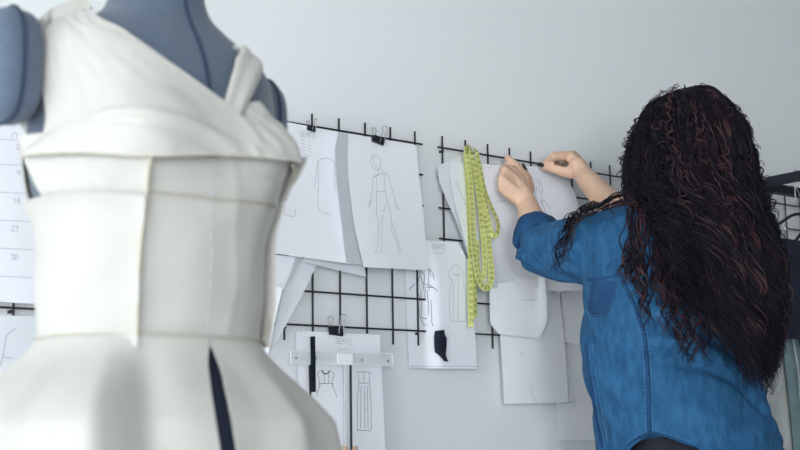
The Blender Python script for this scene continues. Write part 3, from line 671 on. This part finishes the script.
# ---------------------------------------------------------------- clothes rack
rk = thing('clothes_rack', 'black metal clothes rack at right with garments on hangers', 'clothes rack', (2.85, -.15, 0))
RX0, RX1, RY0, RY1 = 2.85, 3.75, -.15, -.68
RZ = at(753, 185, RY0)[2]; s_ = .0115
RX0 = at(753, 185, RY0)[0]
for x in (RX0, RX1):
    for y in (RY0, RY1): b = MB(); b.box((x-s_, y-s_, .05), (x+s_, y+s_, RZ-s_)); b.build('post', RACKM, rk, False); b = MB(); b.capsule((x, y, .025), .025, (x, y, .03), .025); b.build('caster', RACKM, rk)
for y in (RY0, RY1): b = MB(); b.box((RX0-s_, y-s_, RZ-s_), (RX1+s_, y+s_, RZ+s_)); b.build('long_rail', RACKM, rk, False)
for x in (RX0, RX1): b = MB(); b.box((x-s_, RY1+s_, RZ-s_), (x+s_, RY0-s_, RZ+s_)); b.build('short_rail', RACKM, rk, False)
for x in (RX0, RX1): b = MB(); b.box((x-s_, RY1, .14), (x+s_, RY0, .16)); b.build('lower_rail', RACKM, rk, False)
def hanger(x, y, half, label, m, drop=.05, zapex=None, bar=True, tilt=0):
    za = zapex or RZ-.075; t = thing('clothes_hanger', label, 'hanger', (x, y, za), 'hangers on the rack')
    b = MB(); P = [(x, y, za), (x, y, za+.018)]
    rr = .017; zc = RZ+s_+.003
    P += [(x-.010, y, za+.035), (x-.012, y, zc-.012)]+[(x-.001+.0125*math.cos(a), y, zc-.008+.0125*math.sin(a)) for a in np.linspace(PI, -.35, 10)]
    P = [(x-(p[0]-x), p[1], p[2]) for p in P] if False else P
    b.tube(crom(P, 40), .0013, 6); b.build('hook', CHROME, t)
    b = MB(); L = (x-half, y, za-drop-tilt); R_ = (x+half, y, za-drop+tilt)
    b.tube(crom([L, (x-half*.5, y, za-drop*.45), (x, y, za), (x+half*.5, y, za-drop*.45), R_], 30), .004, 8)
    if bar: b.tube([L, R_], .0035, 8)
    b.build('arms', m, t); return za-drop
def hung(name, label, cat, cols, thick, m, group='garments on the rack', fold=.010, fq=9, parent=None, ny=26):
    # cols: left and right edge polylines (x, z) hung at depth y
    L, R_, y = cols; L, R_ = poly(L, ny), poly(R_, ny); nu = 30; rings = []
    for i in range(ny):
        ring = []
        for k in range(nu*2):
            u = k/(nu-1) if k < nu else 1-(k-nu)/(nu-1); sd = -1 if k < nu else 1
            x, z = L[i]*(1-u)+R_[i]*u; e = max(0, 1-(2*u-1)**4)
            v = i/(ny-1); w = fold*math.sin(u*fq+v*1.3+.6)*(.25+.75*v)
            ring.append((x, y+sd*thick*e*(.5+.5*v)+w, z+.004*math.sin(u*7)*(v > .97)))
        rings.append(ring)
    b = MB(); b.loft(rings); o = b.build(name, m, parent)
    return tag(o, label, cat, group) if label else o
y1, y2 = RY0-.046, RY0-.126
hanger(RX0, y1, .065, 'hanger with pale garment, nearest the rack corner by the wall', WPLAS, .045)
zb = hanger(RX0+.012, y2, .18, 'open black triangular hanger carrying the navy cloth', RACKM, .075, RZ-.095)
hung('pale_coat', 'pale grey garment hanging nearest the wall on the rack', 'coat', ([(RX0-.045, RZ-.075), (RX0-.15, RZ-.12), (RX0-.17, RZ-.3), (RX0-.17, .62)], [(RX0+.02, RZ-.075), (RX0+.06, RZ-.12), (RX0+.05, RZ-.3), (RX0+.03, .62)], y1), .018, PALE)
b = MB(); cw = []
for i in range(22):
    ring = []
    for k in range(24):
        pass
x0, x1 = RX0-.165, RX0+.155; G = []
prof = [(y2-.024, zb-.25), (y2-.023, zb-.20), (y2-.020, zb-.12), (y2-.016, zb-.06), (y2-.008, zb-.002), (y2, zb+.006), (y2+.008, zb-.002), (y2+.010, zb-.06), (y2+.010, zb-.12), (y2+.010, zb-.20)]
for i, (py_, pz) in enumerate(crom([(a, c, 0) for a, c in prof], 50)[:, :2]):
    d = max(0, (zb-pz))/.5; G.append([(lerp(x0, x1, k/31)+.012*math.sin(k)*d*.2, py_+.012*d*math.sin(k*.65+.5), pz) for k in range(32)])
b.slab(G, (0, .003, 0)); tag(b.build('navy_trousers', NAVY), 'dark navy cloth folded over the open hanger, right of the curly hair', 'trousers', 'garments on the rack')
yj = RY0-.074
hanger(RX0+.19, RY0-.078, .13, 'hanger of the grey-green jacket, outermost on the rack', RACKM, .05, RZ-.10) if False else None
jk = thing('jacket', 'grey-green jacket with seamed front edge hanging below the navy cloth', 'jacket', (RX0+.18, yj, 1.0), 'garments on the rack')
JL = [(RX0+.01, RZ-.17), (RX0-.015, 1.30), (RX0-.010, 1.15), (RX0+.004, 1.0), (RX0+.014, .85), (RX0+.02, .70)]
JR = [(RX0+.30, RZ-.15), (RX0+.36, 1.30), (RX0+.37, 1.1), (RX0+.37, .70)]
hung('body', None, None, (JL, JR, yj), .014, SAGE, None, .008, 11, jk, 30)
b = MB(); b.tube(crom([(RX0+.315, yj-.005, RZ-.17), (RX0+.36, yj-.01, RZ-.30), (RX0+.385, yj-.012, 1.1), (RX0+.39, yj-.012, .86)], 24), [.035]+[.045]*22+[.04], 14); b.build('sleeve', SAGE, jk)
for dx in (.014, .040, .052):
    b = MB(); b.tube([(x+dx, yj-.020-.003*math.sin(z*30), z) for x, z in poly(JL, 30)], .0016, 5); b.build('front_seam', NAVY if dx > .03 else PALE, jk)
b = MB(); q = at(798.5, 331, yj-.028); b.capsule((q[0], q[1], q[2]), .006, (q[0], q[1]-.002, q[2]), .006, 10, 3); b.build('button', CHROME, jk)
jh = thing('clothes_hanger', 'black hanger inside the grey-green jacket, mostly hidden by navy cloth', 'hanger', (RX0+.17, yj, RZ-.10), 'hangers on the rack')
b = MB(); b.tube(crom([(RX0+.05, yj, RZ-.165), (RX0+.11, yj, RZ-.12), (RX0+.17, yj, RZ-.10), (RX0+.24, yj, RZ-.12), (RX0+.30, yj, RZ-.16)], 24), .004, 8); b.build('arms', RACKM, jh)
b = MB(); b.tube(crom([(RX0+.17, yj, RZ-.10), (RX0+.17, yj+.02, RZ-.05), (RX0+.17, yj+.045, RZ-.02), (RX0+.17, RY0-.017, RZ+.004), (RX0+.17, RY0, RZ+.018), (RX0+.17, RY0+.016, RZ+.006)], 24), .0017, 6); b.build('hook', CHROME, jh)
# ---------------------------------------------------------------- the person at the wall
pn = thing('person', 'person with long dark curly hair in a blue denim shirt pinning up a sheet', 'person', (2.11, -.49, 0))
HC = np.array([2.093, -.532, 1.522])                 # head centre
ELB, WRL = at(541, 246, -.205), at(526.5, 203, -.112)
SHL = np.array([1.978, -.47, 1.325]); SHR = np.array([2.28, -.50, 1.335])
ELR, WRR = at(636, 233, -.36), at(581.5, 173, -.15)
bd = MB()
def ell(c, a, b, n=28, pw=1.): return [(c[0]+a*math.cos(2*PI*k/n), c[1]+b*math.sin(2*PI*k/n), c[2]) for k in range(n)]
bd.loft([ell((2.115+dx, -.485+dy, z), a, b_) for z, a, b_, dx, dy in ((.80,.150,.105,0,-.01),(.90,.165,.115,0,-.015),(.98,.155,.105,0,-.01),(1.06,.130,.09,0,0),(1.16,.140,.10,0,0),(1.26,.155,.105,0,.01),(1.33,.155,.09,0,.005),(1.38,.11,.07,0,0),(1.41,.06,.055,0,0))])
bd.capsule((2.11, -.50, 1.37), .056, HC+[0, -.01, -.07], .050, 20)
bd.loft([ell((HC[0], HC[1]+dy, HC[2]+dz), a, b_) for dz, a, b_, dy in ((-.115,.022,.022,.055),(-.108,.038,.045,.040),(-.085,.054,.068,.022),(-.05,.066,.082,.010),(-.01,.072,.090,.002),(.03,.074,.094,-.003),(.065,.068,.088,-.006),(.092,.050,.068,-.008),(.105,.028,.04,-.008),(.110,.008,.01,-.008))])
bd.capsule(HC+[0, .092, .005], .009, HC+[0, .108, -.030], .013, 10)      # nose
bd.capsule(HC+[-.020, .072, -.066], .008, HC+[.020, .072, -.066], .008, 10)  # mouth
bd.capsule(HC+[-.030, .078, .020], .010, HC+[.030, .078, .020], .010, 10)  # brow
for sd in (-1, 1): bd.capsule(HC+[sd*.073, -.005, .015], .012, HC+[sd*.073, .0, -.022], .009, 10)   # ears
bd.capsule(SHL, .052, lerp(SHL, ELB, .5), .044, 18); bd.capsule(lerp(SHL, ELB, .5), .044, ELB, .036, 18)
bd.capsule((2.07, -.485, 1.34), .06, SHL, .052); bd.capsule((2.16, -.485, 1.34), .06, SHR, .052)
bd.capsule(SHR, .052, ELR, .038, 18)
def fore(E, W, hd):
    bd.capsule(E, .036, lerp(E, W, .35), .035, 18); bd.capsule(lerp(E, W, .35), .035, lerp(E, W, .75), .0275, 18); bd.capsule(lerp(E, W, .75), .0275, W, .0225, 18); bd.capsule(W, .0225, lerp(W, hd, .35), .023, 18)
# hands: joints measured on the photo with their distances from the wall
def J(px, py, d): return at(px, py, -d)
nails = []
def finger(*jr, nail=None):
    for (a, ra), (b_, rb_) in zip(jr, jr[1:]): bd.capsule(a, ra, b_, rb_, 12, 4)
    if nail is not None: nails.append((jr[-2][0], jr[-1][0], jr[-1][1], nail))
# left hand
MI, MM, MR, ML = J(524,177,.080), J(515,179,.090), J(508.5,185,.095), J(507,193,.094)
fore(ELB, WRL, MM)
for m_, r in ((MI, .0125), (MM, .0125), (MR, .0115), (ML, .0110)): bd.capsule(WRL+(m_-WRL)*.15, .019, m_, r, 14)
bd.capsule(lerp(MI, MM, .5), .0115, lerp(WRL, MM, .45), .019); bd.capsule(lerp(MM, ML, .6), .011, lerp(WRL, MR, .45), .019); bd.capsule(MI, .012, ML, .0105)
finger((MI, .0125), (J(516,166.5,.076), .0115), (J(510,160.5,.058), .0095), (J(507,157.5,.046), .0078), nail=None)
finger((MM, .0120), (J(505,170,.086), .0108), (J(503.5,168,.060), .0088), (J(507,165,.048), .0070), nail=None)
finger((MR, .0105), (J(501.5,178.5,.088), .0104), (J(502,178,.060), .0080), (J(507,176,.050), .0068), nail=None)
finger((ML, .0095), (J(501.5,188.5,.088), .0092), (J(502,189,.064), .0072), (J(507,187,.055), .0062), nail=None)
finger((lerp(WRL, MI, .30)+[.010, .014, 0], .0145), (J(530,189,.068), .0120), (J(528,178,.050), .0100), (J(523.5,169.5,.042), .0080), nail=(.3, -.9, .3))
for a_, p_, b2, q_, r in ((MI, J(516,166.5,.076), MM, J(505,170,.086), .0108), (MM, J(505,170,.086), MR, J(501.5,178.5,.088), .0106), (MR, J(501.5,178.5,.088), ML, J(501.5,188.5,.088), .0098)):
    bd.capsule(lerp(a_, b2, .5), r, lerp(p_, q_, .5)+[.001, .002, 0], r*.93, 12)
# right hand
NI, NM, NR, NL = J(571,156,.118), J(573,155,.100), J(576,157,.084), J(579,161,.072)
fore(ELR, WRR, NI)
for m_, r in ((NI, .0120), (NM, .0120), (NR, .0112), (NL, .0105)): bd.capsule(WRR+(m_-WRR)*.15, .0185, m_, r, 14)
bd.capsule(lerp(NI, NM, .5), .011, lerp(WRR, NI, .4), .020)
finger((NI, .0110), (J(554.5,156.3,.104), .0108), (J(548,160.5,.080), .0088), (J(543.5,165,.060), .0070), nail=None)
finger((NM, .0110), (J(556,155,.084), .0094), (J(550,158,.062), .0082), (J(551,163,.050), .0070), nail=None)
finger((NR, .0105), (J(561,157,.066), .0088), (J(555,161,.050), .0078), (J(557,165,.044), .0066), nail=None)
finger((NL, .0095), (J(567,161,.056), .0078), (J(562,164,.046), .0070), (J(563,167,.042), .0060), nail=None)
finger((lerp(WRR, NI, .22)+[0, -.006, -.012], .0150), (J(566,172.5,.118), .0132), (J(554,168.8,.094), .0112), (J(543.5,166.5,.066), .0088), nail=(-.45, -.85, .2))
# legs
for sd in (-1, 1):
    x = 2.115+sd*.085
    bd.capsule((x, -.495, .86), .082, (x+sd*.005, -.475, .48), .056, 20); bd.capsule((x+sd*.005, -.475, .48), .056, (x+sd*.005, -.49, .36), .054, 20); bd.capsule((x+sd*.005, -.49, .36), .054, (x+sd*.005, -.50, .09), .036, 20)
    bd.capsule((x+sd*.005, -.51, .045), .034, (x+sd*.012, -.36, .035), .028, 16)
remesh(bd, 'body', .0034, SKIN, pn, 5, .5)
for a, b_, r, nd in nails:
    t = b_-a; t /= np.linalg.norm(t); n = np.array(nd, float); n -= t*np.dot(n, t); n /= np.linalg.norm(n); w = np.cross(t, n)
    m = MB(); V = []; c = b_+t*r*.25+n*r*.62
    rings = [[tuple(c+t*(k*r*1.35)+w*r*.72*math.cos(g)*q+n*r*.42*math.sin(g)*q) for g in np.linspace(0, 2*PI, 14, endpoint=False)] for k, q in ((-1., .75), (-.6, 1), (.2, 1), (.8, .85), (1.1, .4))]
    m.loft(rings); m.build('fingernail', NAIL, pn)
for sd in (-1, 1):
    m = MB(); m.capsule(HC+[sd*.031, .079, .002], .011, HC+[sd*.031, .0792, .002], .011, 16, 8); e = m.build('eye', EYE, pn)
    m = MB(); m.capsule(HC+[sd*.031, .0862, .002], .0052, HC+[sd*.031, .0866, .002], .0052, 12, 4); m.build('iris', HAIR[1], e)
m = MB(); m.capsule(HC+[-.018, .0785, -.064], .0045, HC+[.018, .0785, -.064], .0045, 10); m.capsule(HC+[-.014, .0785, -.071], .005, HC+[.014, .0785, -.071], .005, 10); m.build('lips', LIP, pn)
# leggings and shoes
lg = MB()
lg.loft([ell((2.115, -.50, z), a, b_) for z, a, b_ in ((.78,.165,.118),(.88,.178,.128),(.97,.168,.118),(1.02,.15,.11))])
for sd in (-1, 1):
    x = 2.115+sd*.085
    lg.capsule((x, -.50, .86), .090, (x+sd*.005, -.475, .48), .064, 20); lg.capsule((x+sd*.005, -.475, .48), .064, (x+sd*.005, -.49, .36), .062, 20); lg.capsule((x+sd*.005, -.49, .36), .062, (x+sd*.005, -.50, .12), .045, 20)
remesh(lg, 'leggings', .007, BLACKC, pn, 3)
for sd in (-1, 1):
    x = 2.115+sd*.092
    sh = MB(); sh.loft([[(x+a*.042*w*(1 if abs(a) else 1), -.445+c*.125, z) for a, c in [(math.cos(2*PI*k/28), math.sin(2*PI*k/28)) for k in range(28)]] for z, w in ((.012, 1.0), (.035, 1.02), (.055, .92), (.068, .7))])
    sh.capsule((x, -.505, .06), .046, (x, -.505, .10), .044, 18); so = sh.build('shoe', NAVY, pn)
    sl = MB(); sl.loft([ell((x, -.445, z), .046, .130) for z in (0, .014)]); sl.build('sole', WPLAS, so)
# denim shirt -------------------------------------------------------------
def torso_ring(z, n=72):
    T = [(.86,.232,.192,2.108,-.500),(.95,.228,.190,2.108,-.500),(1.05,.222,.184,2.106,-.498),(1.15,.218,.176,2.104,-.492),(1.25,.212,.168,2.106,-.488),(1.32,.200,.150,2.112,-.486),(1.37,.170,.120,2.115,-.486),(1.405,.125,.090,2.115,-.488),(1.43,.085,.070,2.115,-.490)]
    a, b_, cx, cy = interp(T, z); out = []; k_ = sm((1.36-z)/.15); a *= 1-.085*k_; b_ *= 1-.11*k_; cx -= .0105*k_; cy += .0122*k_; k2 = math.exp(-((z-1.06)/.10)**2); b_ *= 1-.09*k2; a *= 1-.02*k2; cx -= .006*k2; cy += .012*k2; k3 = sm((1.10-z)/.20); cx += .013*k3; cy -= .001*k3; a *= 1-.065*k3; b_ *= 1-.03*k3
    for k in range(n):
        g = 2*PI*k/n; c, s = math.cos(g), math.sin(g)
        out.append((cx+a*math.copysign(abs(c)**.88, c), cy+b_*math.copysign(abs(s)**.88, s), z))
    return out
sb = MB(); rings = []
for i in range(46):
    z0 = lerp(.86, 1.43, i/45); r = torso_ring(z0); q = []
    for p in r:
        g = math.atan2((p[1]+.49)/.19, (p[0]-2.108)/.23)
        hem = .885+.076*(math.exp(-(((g+PI-.50+PI) % (2*PI)-PI)/.42)**2)+math.exp(-(g/.42)**2))      # shirt tail rises at the side seams
        z = max(z0, hem) if i else hem
        q.append((p[0], p[1], z+.0005*i))
    rings.append(q)
sb.loft(rings)
elbS = ELB+[.000, -.004, -.010]
sb.capsule((2.06, -.485, 1.345), .085, SHL+[.010, -.005, .0], .082, 20); sb.capsule((2.17, -.485, 1.345), .085, SHR+[-.005, -.005, .0], .080, 20)
sb.capsule(SHL+[.01, 0, 0], .084, lerp(SHL, elbS, .5)+[0, 0, -.004], .074, 20); sb.capsule(lerp(SHL, elbS, .5)+[0, 0, -.004], .074, elbS, .055, 20)
CUFF = lerp(ELB, WRL, .27)
sb.capsule(elbS, .055, lerp(ELB, CUFF, .72), .046, 20)
sb.capsule(SHR, .078, lerp(SHR, ELR, .6), .066, 20); sb.capsule(lerp(SHR, ELR, .6), .066, ELR+[.005, -.01, -.005], .056, 20); sb.capsule(ELR+[.005, -.01, -.005], .056, lerp(ELR, WRR, .12), .046, 20)
shirt = remesh(sb, 'denim_shirt', .0055, DENIM, pn, 9, .5)
me = shirt.data; bm = bmesh.new(); bm.from_mesh(me); bm.normal_update()
ax = elbS-SHL; axl = np.linalg.norm(ax); axn = ax/axl
for v in bm.verts:                                    # cloth folds
    p = np.array(v.co); d = 0
    s = np.dot(p-SHL, axn)/axl; rad = np.linalg.norm(p-SHL-axn*np.dot(p-SHL, axn))
    sl = sm((s+.1)/.3)*sm((1.35-s)/.2)*(1 if rad < .12 else 0)
    ang = math.atan2(p[2]-1.34, p[0]-SHL[0])
    d += sl*.011*noise.noise(Vector((s*5.5+ang*.9, ang*1.3, 3.)))+sl*.003*noise.noise(Vector((s*13+ang*2, ang*2.5, 9.)))
    tor = (1-sl)*sm((1.42-p[2])/.1)
    diag = p[2]*1.0-(p[0]+p[1])*.75
    d += tor*(.014*noise.noise(Vector((diag*9, (p[0]-p[1])*2.2, 1.)))+.007*noise.noise(Vector((diag*24, (p[0]-p[1])*6, 5.))))
    for fz0, amp in ((1.285, .014), (1.25, .022), (1.205, .020), (1.15, .018), (1.09, .014)):    # diagonal drag folds across the back
        u = (p[0]-1.93); c = fz0-.55*u+.05*math.sin(u*9)
        if u > -.05 and p[1] < -.45: d -= amp*math.exp(-((p[2]-c)/.013)**2)*sm((u+.05)/.1)*sm((.42-u)/.2)
    v.co += v.normal*d
bm.to_mesh(me); bm.free()
from mathutils.bvhtree import BVHTree
bvh = BVHTree.FromPolygons([v.co[:] for v in me.vertices], [p.vertices[:] for p in me.polygons])
def on_shirt(px, py, lift=.0015):
    d = Vector(ray(px, py)).normalized(); loc, n, i, _ = bvh.ray_cast(Vector(CAM), d)
    return None if loc is None else np.array(loc+n*lift)
def shirt_line(pts, r, name, m, lift=.001, n=60, par=shirt, dash=0):
    P = [q for q in (on_shirt(x, y, lift) for x, y in poly(crom([(a, b_, 0) for a, b_ in pts], 60)[:, :2], n)) if q is not None]
    runs = [[P[0]]]
    for q in P[1:]:
        if np.linalg.norm(q-runs[-1][-1]) < .03: runs[-1].append(q)
        else: runs.append([q])
    R_ = max(runs, key=len)
    b = MB()
    if dash:
        for i in range(0, len(R_)-dash, dash+1): b.tube(R_[i:i+dash], r, 5)
    elif len(R_) > 2: b.tube(R_, r, 6)
    return b.build(name, m, par) if b.v else None
side = [(623,281),(633,303),(643,330),(647,360),(648.5,390),(649,415),(649.5,432)]
shirt_line(side, .0042, 'side_seam', DENIMD, .0)
for dx in (-3.2, 3.2): shirt_line([(x+dx, y) for x, y in side], .0007, 'stitching', STITCH, .001, 150, dash=3)
armh = [(621,198),(626,210),(629,225),(630,240),(629,256),(626,272)]
shirt_line(armh, .0040, 'armhole_seam', DENIMD, 0.)
for dx in (2.6, 4.6): shirt_line([(x+dx, y) for x, y in armh], .0008, 'stitching', STITCH, .001, 120, dash=3)
shirt_line([(588,280),(600,279),(614,276),(627,272)], .0030, 'underarm_shade_line', DENIMD, 0.)  # dark tube standing in for the shadow line between sleeve and body
hem = [(627,447),(636,441),(645,436),(653,434.5),(664,437),(677,441.5),(692,447)]
shirt_line([(x, y-1.5) for x, y in hem], .0028, 'hem', DENIMD, 0.); shirt_line([(x, y-4.5) for x, y in hem], .0007, 'stitching', STITCH, .001, 90, dash=3)
shirt_line([(640,205),(652,199),(668,196)], .003, 'yoke_seam', DENIMD, 0.)
# chest pocket patch
def shirt_patch(L, R_, lift, name, m, nu=10, nv=12, thick=.0015):
    L, R_ = poly(L, nv), poly(R_, nv); G = []
    for i in range(nv):
        row = []
        for j in range(nu):
            q = L[i]*(1-j/(nu-1))+R_[i]*(j/(nu-1)); p = on_shirt(q[0], q[1], lift)
            if p is None: p = row[-1] if row else (G[-1][j] if G else on_shirt(600, 300, lift))
            row.append(p)
        G.append(row)
    b = MB(); b.slab(G, ray(600, 310)/np.linalg.norm(ray(600, 310))*thick); return b.build(name, m, shirt)
pk = shirt_patch([(594,279),(590.5,295),(589,310),(591,317)], [(619,282),(615,296),(612,308),(606,317.5)], .0022, 'chest_pocket', DENIMD)
pkl = [(589.5,312),(592,316.5),(600,317.5),(608,316),(613,308),(617,294),(620,283)]
shirt_line(pkl, .0007, 'stitching', STITCH, .0035, 110, dash=3); shirt_line([(x-1.6, y-2) for x, y in pkl], .0006, 'stitching', STITCH, .0035, 110, dash=3)
plc = [(585.5,345),(586.5,360),(590.5,385),(594.5,410),(598.5,430),(601.5,447)]
shirt_line([(x+1, y) for x, y in plc], .0045, 'front_placket', DENIMD, .0)
for dx in (3.6, 7.5): shirt_line([(x+dx, y) for x, y in plc], .0007, 'stitching', STITCH, .001, 140, dash=3)
# rolled cuffs
def cuff(c, t, r0, r1, L, name='rolled_cuff'):
    t = t/np.linalg.norm(t); a = np.cross(t, [0, 0, 1.]); a /= np.linalg.norm(a); w = np.cross(t, a); R_ = []
    for s, r in ((-.5, r0*.95), (-.48, r0), (-.2, r0+.004), (.1, r1+.004), (.42, r1+.002), (.5, r1), (.5, r1-.005), (.3, r1-.010)):
        R_.append([tuple(c+t*s*L+(a*math.cos(g)+w*math.sin(g))*(r+.002*math.sin(3*g+s*4)+.0012*math.sin(7*g))) for g in np.linspace(0, 2*PI, 40, endpoint=False)])
    b = MB(); b.loft(R_); return b.build(name, DENIMD, shirt)
cuff(CUFF+(WRL-ELB)*-.02, WRL-ELB, .051, .048, .046); cuff(lerp(ELR, WRR, .14), WRR-ELR, .050, .046, .05)
cl = MB(); cl.loft([ell((2.115, -.485-dz*.2, 1.395+dz), a, b_, 32) for dz, a, b_ in ((0,.085,.075),(.02,.075,.066),(.04,.070,.062),(.045,.066,.058),(.03,.062,.056))]); cl.build('collar', DENIMD, shirt)
# hair -----------------------------------------------------------------------
HT_ = [(88,677,701,2.675,.035),(93,665,710,2.675,.066),(102,654,722,2.67,.095),(118,642,735,2.665,.125),(140,631,747,2.65,.142),(165,625,754,2.63,.145),(192,626,759,2.605,.138),(207,637,764,2.585,.128),(222,645,769,2.56,.120),(252,650,781,2.525,.105),
       (285,656,784,2.49,.090),(318,668,782,2.465,.075),(348,690,779,2.45,.062),(368,708,774,2.44,.05),(384,722,768,2.435,.035)]
RV = np.array([math.cos(.86), -math.sin(.86), 0]); DV = np.array([-math.sin(.86), -math.cos(.86), 0])
def hair_pt(y, phi, rho):
    xl, xr, Z, d = interp(HT_, y); c = atz((xl+xr)/2, y, Z); w = (xr-xl)/2*Z/FOC
    return c+RV*w*rho*math.cos(phi)+DV*d*rho*math.sin(phi)
core = MB(); core.loft([[tuple(hair_pt(y, 2*PI*k/40, .74)+np.array([.004, -.026, 0])) for k in range(40)] for y in (94, 97, 102, 110, 122, 136, 152, 170, 190, 210, 232, 256, 278, 296)])
hm = MB()
def lock(path, r, mi, seed, amp=.010, wl=.045, tight=0):
    P = crom(path, 70); L = np.r_[0, np.cumsum(np.linalg.norm(np.diff(P, axis=0), axis=1))]; n = len(P); Q = []
    ph = seed*6.28; w1 = wl*(.8+.5*((seed*7.3) % 1)); k2 = (seed*3.7) % 1
    for i in range(n):
        t = P[min(i+1, n-1)]-P[max(i-1, 0)]; t /= np.linalg.norm(t)+1e-9
        a = np.cross(t, DV); a /= np.linalg.norm(a)+1e-9; b = np.cross(t, a)
        e = L[i]/L[-1]; A = amp*(.08+.92*sm(e*1.15))
        f = L[i]/w1*2*PI+ph+1.2*math.sin(L[i]*9+k2*6)
        Q.append(P[i]+a*A*math.sin(f)+b*A*.8*math.cos(f)+a*.006*math.sin(L[i]*17+k2*9))
    rr = [r*(.55+.45*sm(i/8))*(1-.75*sm((i/n-.72)/.28)) for i in range(n)]
    hm.tube(Q, rr, 4, mi, False)
rnd = random.Random(11)
def end_y(phi):                                       # lower ends run diagonally: long on the right, short on the left
    c = math.cos(phi); return lerp(298, 384, sm((c+.95)/1.35))
for k in range(240):
    phi = rnd.uniform(-PI, PI); back = math.sin(phi)
    rho = rnd.uniform(.84, 1.0); seed0 = rnd.random(); ye = end_y(phi)*1.0+rnd.choice((rnd.uniform(-22, 8), rnd.uniform(-70, 0)))
    if back < -.35 and rnd.random() < .6: continue
    if abs(phi+2.43) < .5: continue              # the face stays clear
    amp = rnd.uniform(.006, .017); wl = rnd.uniform(.075, .16); tw = rnd.uniform(-.3, .22); r0 = rnd.uniform(.0, .75)
    mi0 = rnd.choices((0, 1, 2), (.84, .13, .03))[0]; pinch = rnd.uniform(.25, .8)
    for j in range(11):
        dphi = rnd.gauss(0, .045); dr = rnd.gauss(0, .02); e = ye+rnd.uniform(-12, 6); y0 = rnd.uniform(88.5, 92)+8*r0; path = []
        for q in range(14):
            t = q/13; y = lerp(y0, e, t**1.6)
            spread = sm((y-y0)/15)
            path.append(hair_pt(y, phi+dphi*(1.2-pinch*t)+tw*t*t, lerp(r0, 1, spread)*(rho+dr)*(1-.06*t)))
        mi = mi0 if rnd.random() < .8 else rnd.choices((0, 1, 2), (.7, .22, .08))[0]
        lock(path, rnd.uniform(.0007, .0016), mi, seed0+rnd.gauss(0, .02), amp, wl)
for k in range(44):                                   # reddish curly locks on the outside of the mass
    phi = rnd.uniform(.15, 2.6); y0 = rnd.uniform(110, 250); seed0 = rnd.random(); wl = rnd.uniform(.05, .10); amp = rnd.uniform(.008, .015)
    if rnd.random() < .45: phi, y0 = rnd.uniform(1.0, 1.75), rnd.uniform(105, 150)
    ye = min(end_y(phi), y0+rnd.uniform(60, 170))
    for j in range(4):
        path = [hair_pt(lerp(y0, ye, q/8), phi+rnd.gauss(0, .008)+.05*math.sin(q+seed0*6), .97+.03*sm(q/2)) for q in range(9)]
        lock(path, rnd.uniform(.0007, .0013), rnd.choices((0, 1, 2), (.42, .38, .20))[0], seed0+rnd.gauss(0, .02), amp, wl)
# tight curls on top and sides, fly-aways
for k in range(240):
    phi = rnd.uniform(-.3, PI+.3); y = rnd.uniform(89, 210); rho = rnd.uniform(.95, 1.05)
    path = [hair_pt(y+q*rnd.uniform(4, 9), phi+q*rnd.uniform(-.03, .03), rho+.015*math.sin(q)) for q in range(6)]
    lock(path, rnd.uniform(.0008, .0014), rnd.choices((0, 1, 2), (.6, .27, .13))[0], rnd.random(), rnd.uniform(.006, .011), rnd.uniform(.018, .03))
for k in range(260):
    phi = rnd.choice((rnd.uniform(-.3, .7), rnd.uniform(2.4, 3.5), rnd.uniform(0, PI))); y = rnd.uniform(90, 330)
    path = [hair_pt(y+q*rnd.uniform(2, 8), phi, .97+.035*q*rnd.uniform(-.2, 1)*(1-.3*q/5)) for q in range(5)]
    lock(path, rnd.uniform(.0004, .0007), rnd.choice((0, 1)), rnd.random(), rnd.uniform(.004, .009), rnd.uniform(.02, .04))
# locks falling over the sleeve and shirt on the left
def free(pts, r, mi, n=3, amp=.006, wl=.04, lift=.014):
    for j in range(n):
        P = []
        for x, y, Zf in pts:
            x2, y2_ = x+rnd.gauss(0, 1.6), y+rnd.gauss(0, 1.0); p = on_shirt(x2, y2_, lift)
            P.append(p if (p is not None and Zf is None) else atz(x2, y2_, Zf or 2.5))
        lock(P, r*rnd.uniform(.7, 1.1), mi if j % 3 else 1, rnd.random(), amp, wl)
free([(634,196,2.50),(618,199,None),(600,207,None),(586,213,None),(576,224,None),(570,238,None),(566,252,None),(561,268,None)], .0014, 0, 11, .008, .06)
free([(634,200,2.50),(606,206,None),(588,214,None),(577,230,None),(569,248,None),(563,264,None)], .0014, 2, 5, .006, .05)
for x0, mi, y1_ in ((627, 2, 286), (633, 0, 262), (638, 1, 300), (641, 2, 318), (646, 0, 330), (661, 2, 336), (668, 0, 340), (654, 1, 300), (676, 2, 350), (690, 2, 366), (700, 1, 372), (683, 0, 358)):
    free([(x0+8, 205, None), (x0+4, 225, None), (x0+1, 250, None), (x0-1, 272, None), (x0, lerp(272, y1_, .5), None), (x0+2, y1_, None)], .0017, mi, 6, .007, .06)
free([(616,212,2.52),(609,206,2.50),(603,205,2.5),(600,209,2.5),(603,213,2.5),(608,209,2.5),(613,204,2.5),(618,206,2.5)], .0016, 1, 1, .0005, .05)
hair = hm.build('hair', HAIR, pn); core.build('hair_mass', HAIR[0], hair)
